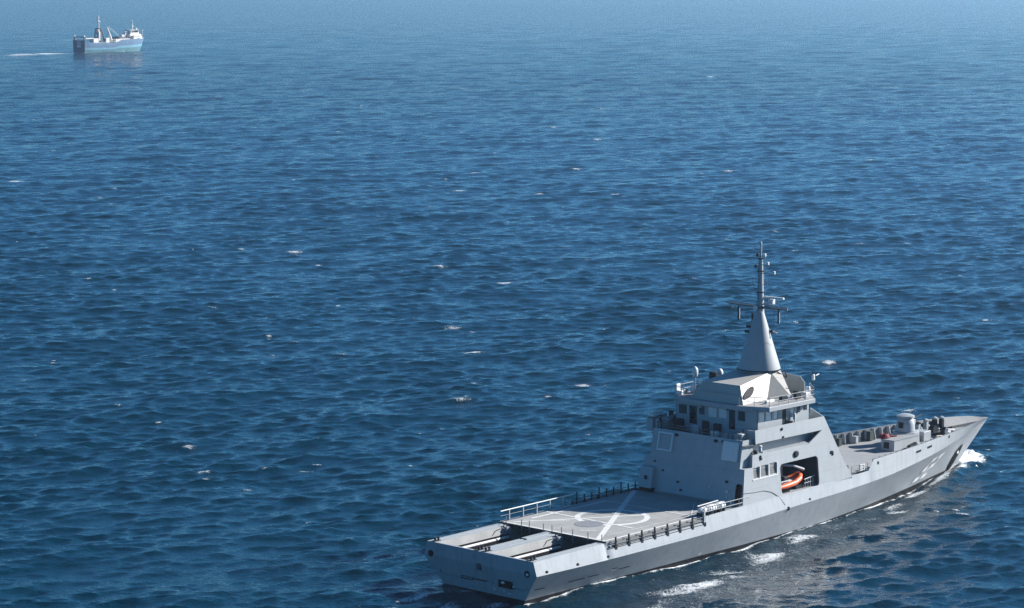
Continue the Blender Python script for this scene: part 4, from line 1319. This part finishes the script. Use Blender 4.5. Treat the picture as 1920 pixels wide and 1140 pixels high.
def canister(x, y, z, label, rz=0.0, sc=1.0):
    c = aboard('life_raft_canister', x, y, z, rz)
    tag(c, label, 'life raft', 'life raft canisters on the starboard deck edge')
    prof = [(.10, -.72), (.30, -.68), (.36, -.55), (.36, -.03), (.38, -.03), (.38, .03), (.36, .03), (.36, .55), (.30, .68), (.10, .72)]
    o = MB().lathe([(r_ * sc, z_ * sc) for r_, z_ in prof], (0, 0, 0), 16).build('canister_shell', WHITE, c, smooth=40)
    o.rotation_euler = (0, math.pi / 2, 0)
    o.location = (0, 0, .62)
    for dx in (-.4, .4):
        MB().box(dx - .05, dx + .05, -.42, .42, 0, .34).build('cradle', DARK, c)
        MB().lathe([(.375 * sc, -.03), (.375 * sc, .03)], (0, 0, 0), 16).build('strap', DARK, c).matrix_local = Matrix.Translation((dx, 0, .62)) @ Matrix.Rotation(math.pi / 2, 4, 'Y')
    return c


canister(28.1, -6.2, 4.29, 'white life raft canister nearest the ship superstructure')
canister(26.6, -6.25, 4.29, 'middle white life raft canister on starboard deck edge')
canister(25.35, -6.3, 4.29, 'white life raft canister farthest aft on starboard deck edge', sc=.8)
MB().tube([(25.2, -5.75, 5.2), (28.6, -5.65, 5.25)], .06, 6).build('raft_rail', WHITE, ship)

# fire hose heaped on the foredeck housing
hz = aboard('fire_hose', 65.9, -.1, 5.68)
tag(hz, 'dark red hose heaped on the grey foredeck housing', 'hose')
for i, (r_, z_) in enumerate(((.62, .1), (.52, .26), (.42, .40))):
    pts = [(r_ * math.cos(a), r_ * math.sin(a) * .8, z_ + .05 * math.sin(3 * a + i)) for a in np.linspace(0, 6.2, 20)]
    MB().tube(pts, .10, 6).build('hose_turn', RED, hz, smooth=60)
MB().tube([(.6, 0, .1), (1.1, -.3, .12), (1.7, -.5, .1)], .09, 6).build('hose_end', RED, hz, smooth=60)


# crew: one continuous skinned body each
def person(x, y, z, rz, label, lean=0.0, arms=0.0):
    P = aboard('person', x, y, z, rz)
    tag(P, label, 'person', 'crew on the port bridge wing')
    J = {'pel': (0, 0, .95, .15), 'bel': (.01, 0, 1.08, .14), 'chest': (.03 + lean, 0, 1.32, .155), 'neck': (.03 + lean, 0, 1.50, .06), 'head0': (.05 + lean, 0, 1.60, .085), 'head1': (.05 + lean, 0, 1.72, .09)}
    E_ = [('pel', 'bel'), ('bel', 'chest'), ('chest', 'neck'), ('neck', 'head0'), ('head0', 'head1')]
    for s, n_ in ((1, 'l'), (-1, 'r')):
        J['hip' + n_] = (0, s * .10, .90, .10)
        J['knee' + n_] = (.03, s * .12, .50, .07)
        J['ank' + n_] = (-.01, s * .13, .10, .05)
        J['toe' + n_] = (.16, s * .15, .04, .04)
        J['sh' + n_] = (.02 + lean, s * .20, 1.42, .075)
        J['el' + n_] = (.06 + lean + arms * .1, s * .27, 1.16, .05)
        J['wr' + n_] = (.22 + lean + arms * .2, s * .22, 1.02 + arms * .2, .035)
        J['ha' + n_] = (.32 + lean + arms * .22, s * .20, 1.00 + arms * .2, .035)
        E_ += [('pel', 'hip' + n_), ('hip' + n_, 'knee' + n_), ('knee' + n_, 'ank' + n_), ('ank' + n_, 'toe' + n_), ('chest', 'sh' + n_), ('sh' + n_, 'el' + n_), ('el' + n_, 'wr' + n_), ('wr' + n_, 'ha' + n_)]
    names = list(J)
    me = bpy.data.meshes.new('body')
    me.from_pydata([J[k][:3] for k in names], [(names.index(a), names.index(b)) for a, b in E_], [])
    o = bpy.data.objects.new('body', me)
    COL.objects.link(o)
    o.parent = P
    md = o.modifiers.new('skin', 'SKIN')
    sv = me.skin_vertices[0].data
    for i, k in enumerate(names):
        sv[i].radius = (J[k][3], J[k][3])
    sv[0].use_root = True
    o.modifiers.new('sub', 'SUBSURF').levels = 1
    o.modifiers['sub'].render_levels = 2
    me.materials.append(CLOTH)
    MB().lathe([(.02, 0), (.07, .02), (.085, .09), (.06, .17), (.02, .18)], (.075 + lean, 0, 1.58), 10).build('face', SKIN, P, smooth=60)
    MB().lathe([(.115, 0), (.12, .06), (.09, .12), (.02, .15)], (.04 + lean, 0, 1.70), 12).build('cap', CLOTH, P, smooth=60)
    return P


person(33.0, 5.1, 10.2, R(150), 'person in dark clothes at the port bridge wing corner, farther from the wheelhouse', .05, .4)
person(34.3, 4.25, 10.2, R(160), 'person in dark clothes on the port bridge wing, nearest the wheelhouse wall', .08, .6)


# ================================================================== TRAWLER
TRM = Matrix(((TR_F.x, TR_P.x, 0, TR_POS.x), (TR_F.y, TR_P.y, 0, TR_POS.y), (0, 0, 1, 0), (0, 0, 0, 1)))
tw = empty('trawler', TRM)
tag(tw, 'distant blue and white stern trawler with tall gantry mast', 'trawler')
TL, TB = 56.0, 6.4
tY = [(0, 5.6), (6, 6.3), (30, 6.4), (42, 5.6), (50, 3.6), (55, 1.2), (57.5, 0.05)]
tS = [(0, 7.0), (12, 6.2), (28, 6.2), (30, 7.9), (44, 8.2), (57.5, 9.2)]


def thull(z0f, z1f, mt, nm):
    b = MB()
    for s in (-1, 1):
        rows = []
        for i in range(25):
            u = i / 24
            c = []
            for k in range(3):
                zf = z0f + (z1f - z0f) * k / 2
                x = u * (52.5 + 5.0 * max(0, zf))
                top = interp(u * 57.5, tS)
                z = -1.5 + zf * (top + 1.5)
                y = cinterp(min(u * 57.5, 57.5), tY) * (0.82 + .18 * min(1, zf * 1.3))
                c.append((x, s * y, z))
            rows.append(c)
        b.add([p for c in rows for p in c], [(i * 3 + j, (i + 1) * 3 + j, (i + 1) * 3 + j + 1, i * 3 + j + 1) for i in range(24) for j in range(2)])
        if s == -1:
            L0 = rows[0]
        else:
            b.add(L0 + rows[0], [(0, 1, 4, 3), (1, 2, 5, 4)])
    return b.build(nm, mt, tw, smooth=30)


thull(0, .42, T_TEAL, 'lower_hull')
thull(.42, .58, T_SKY, 'hull_stripe')
thull(.58, 1.0, T_BLUE, 'upper_hull')
b = MB()
b.add([(u * 57.5, s * cinterp(u * 57.5, tY) * .98, interp(u * 57.5, tS) - 0.9) for u in np.linspace(0, .99, 25) for s in (-1, 1)], [(2 * i, 2 * i + 1, 2 * i + 3, 2 * i + 2) for i in range(24)])
b.build('deck', T_RUST, tw)
# stern: plating coloured dark for its shade, with ramp opening and pale name board
st = MB().hexa([(-.25, -5.75, .2), (-.25, 5.75, .2), (-.02, 5.75, .2), (-.02, -5.75, .2)], [(-.25, -5.9, 8.2), (-.25, 5.9, 8.2), (-.02, 5.9, 8.2), (-.02, -5.9, 8.2)]).build('stern_plating', mat('trawler_stern_shade', (.05, .08, .115), .6, .2, .5), tw)
MB().box(-.45, -.26, -1.8, 1.8, 4.2, 8.6).build('stern_ramp_gate', mat('gate_grey', (.25, .28, .32), .6, .2, 1), st)
MB().box(-.50, -.46, -1.9, 1.9, 3.6, 4.3).build('name_board', T_WHITE, st)
for y in (-4.8, 4.8):
    MB().box(0, 1.4, y - .5, y + .5, 8.0, 10.6).build('gallows_post', T_RUST, st)
    MB().box(-.1, .7, y - .35, y + .35, 10.6, 11.4).build('gallows_block', T_WHITE, st)
MB().box(.2, 1.0, -4.8, 4.8, 10.0, 10.6).build('gallows_beam', T_RUST, st)
# gantry with mast
g = MB()
for y in (-3.4, 3.4):
    g.tube([(16, y, 6), (16.6, y * .7, 15.5)], .55, 8)
    g.tube([(19.5, y, 6), (17.4, y * .7, 15.5)], .45, 8)
for z, yy in ((9.5, 3.1), (12.5, 2.8), (15.5, 2.4)):
    g.tube([(16.6, -yy, z), (16.6, yy, z)], .4, 8)
gant = g.build('gantry', T_RUST, tw, smooth=40)
MB().tube([(17, 0, 15.3), (17, 0, 20), (17, 0, 24.6)], [.5, .42, .22], 8).build('gantry_mast', T_WHITE, gant, smooth=40)
MB().box(16.2, 17.8, -1.0, 1.0, 20.0, 20.5).build('mast_platform', T_WHITE, gant)
MB().box(16.4, 17.6, -.7, .7, 22.6, 22.9).build('mast_platform', T_WHITE, gant)
for (x, y, z, sx, sy, sz) in ((14.2, -3.6, 10.5, .7, .7, 3.0), (14.0, -3.4, 14.2, .6, .5, 1.2)):
    MB().box(x - sx, x + sx, y - sy, y + sy, z - sz, z + sz).build('net_bundle', T_WHITE, gant, bevel=.2)
MB().tube([(26, -2.5, 6.5), (24.5, -2.5, 11), (22.2, -2.5, 16.4)], [.95, .75, .3], 8).build('crane_boom', T_WHITE, tw, smooth=40)
MB().tube([(22.2, -2.5, 16.4), (34, -2.0, 9.5)], .10, 5).build('crane_stay', T_WHITE, tw)
MB().tube([(24.5, -1.0, 17.0), (36, -1.0, 9.5)], .12, 5).build('crane_stay', T_WHITE, tw)
for (x, y, z, sx, sy, sz, mt, nm) in ((10.5, -2.5, 7.2, 2.2, 2.3, 2.0, T_WHITE, 'net_drum_house'), (6.0, -3.5, 9.2, 3.5, .35, .35, T_WHITE, 'stern_beam'), (20.8, -3.0, 7.6, 1.5, 1.7, 1.7, T_WHITE, 'winch_house'), (29, -3.0, 7.0, 1.6, 2.0, 1.4, T_WHITE, 'hatch_house'), (34.5, 0, 8.8, 3.2, 4.2, .9, T_RUST, 'fish_hatch'), (36.0, -1.5, 10.2, 1.2, 1.4, .8, T_WHITE, 'deck_box')):
    MB().box(x - sx, x + sx, y - sy, y + sy, z - sz, z + sz).build(nm, mt, tw, bevel=.12)
for i in range(6):
    MB().tube([(39.5 + i * .9, -4.4 + .2 * (i % 2), 7.4), (39.5 + i * .9, -4.4, 10.0 + .4 * (i % 3))], .2, 5).build('deck_pipe', T_RUST, tw)
MB().box(30.2, 40.5, -4.8, 4.8, 7.0, 8.3).build('boat_deck', T_WHITE, tw)
wh = MB().hexa([(40.5, -4.2, 8.0), (53.0, -3.0, 8.0), (53.0, 3.0, 8.0), (40.5, 4.2, 8.0)], [(41.0, -3.9, 11.3), (51.8, -2.9, 11.3), (51.8, 2.9, 11.3), (41.0, 3.9, 11.3)]).build('deckhouse', T_WHITE, tw)
w2 = MB().hexa([(42.6, -3.0, 11.3), (50.4, -2.6, 11.3), (50.4, 2.6, 11.3), (42.6, 3.0, 11.3)], [(43.0, -2.8, 13.9), (50.0, -2.4, 13.9), (50.0, 2.4, 13.9), (43.0, 2.8, 13.9)]).build('wheelhouse', T_WHITE, tw)
for i in range(6):
    MB().box(43.4 + i * 1.1, 44.1 + i * 1.1, -3.02 + i * .055, -2.7 + i * .055, 12.4, 13.3).build('wheelhouse_window', DARK, w2)
for i in range(5):
    MB().box(42 + i * 1.8, 42.5 + i * 1.8, -4.12 + i * .18, -3.8 + i * .18, 9.4, 9.9).build('porthole', DARK, wh)
MB().box(42.4, 50.6, -3.1, 3.1, 13.9, 14.1).build('wheelhouse_roof', T_WHITE, w2)
MB().hexa([(39.0, -1.6, 8.0), (41.6, -1.6, 8.0), (41.6, 1.6, 8.0), (39.0, 1.6, 8.0)], [(39.6, -1.2, 13.2), (41.4, -1.2, 13.2), (41.4, 1.2, 13.2), (39.6, 1.2, 13.2)]).build('funnel', T_WHITE, tw)
MB().tube([(30.5, -4.6, 8.3), (44, -4.2, 8.6)], .14, 5).build('deck_rail', T_WHITE, tw)
MB().tube([(17, 0, 23), (46.6, 0, 19.5)], .05, 4).build('rigging_wire', T_RUST, gant)
MB().tube([(17, 0, 23), (1, 0, 10.6)], .06, 4).build('rigging_wire', T_RUST, gant)
MB().tube([(12, -5.0, 6.4), (28, -5.6, 6.9)], .12, 5).build('deck_rail', T_WHITE, tw)
fm_ = MB().tube([(46.6, 0, 14), (46.6, 0, 18), (46.6, 0, 21.0)], [.45, .35, .15], 8).build('fore_mast', T_WHITE, tw, smooth=40)
MB().tube([(46.6, -1.8, 18.6), (46.6, 1.8, 18.6)], .2, 6).build('mast_spreader', T_WHITE, fm_)
MB().box(46.0, 47.2, -.9, .9, 16.2, 16.6).build('radar_platform', T_WHITE, fm_)
MB().lathe([(.2, 0), (.8, .3), (.8, .9), (.3, 1.4)], (48.9, -1.2, 14.0), 10).build('satellite_dome', T_WHITE, w2, smooth=50)
MB().tube([(55.8, 0, 9.0), (55.8, 0, 13.2)], .1, 6).build('jack_staff', T_WHITE, tw)
MB().lathe([(.1, 0), (.5, .2), (.5, .8), (.1, 1.0)], (55.8, 0, 13.0), 8).build('bow_light', T_WHITE, tw)

# ================================================================== haze over the sea
HB = MB().box(-400000, 400000, -70000, 75000, -6.0, 64.0)
hz_o = HB.build('haze', None)
hz_o.data.materials.clear()
HM = bpy.data.materials.new('sea_haze')
HM.use_nodes = True
HM.node_tree.nodes.remove(HM.node_tree.nodes['Principled BSDF'])
pv = HM.node_tree.nodes.new('ShaderNodeVolumePrincipled')
pv.inputs['Color'].default_value = (0.56, 0.73, 0.92, 1)
pv.inputs['Density'].default_value = 0.0001
pv.inputs['Anisotropy'].default_value = 0.6
HM.node_tree.links.new(pv.outputs[0], HM.node_tree.nodes['Material Output'].inputs['Volume'])
hz_o.data.materials.append(HM)
tag(hz_o, 'thin pale blue sea haze over the water', None, kind='stuff')
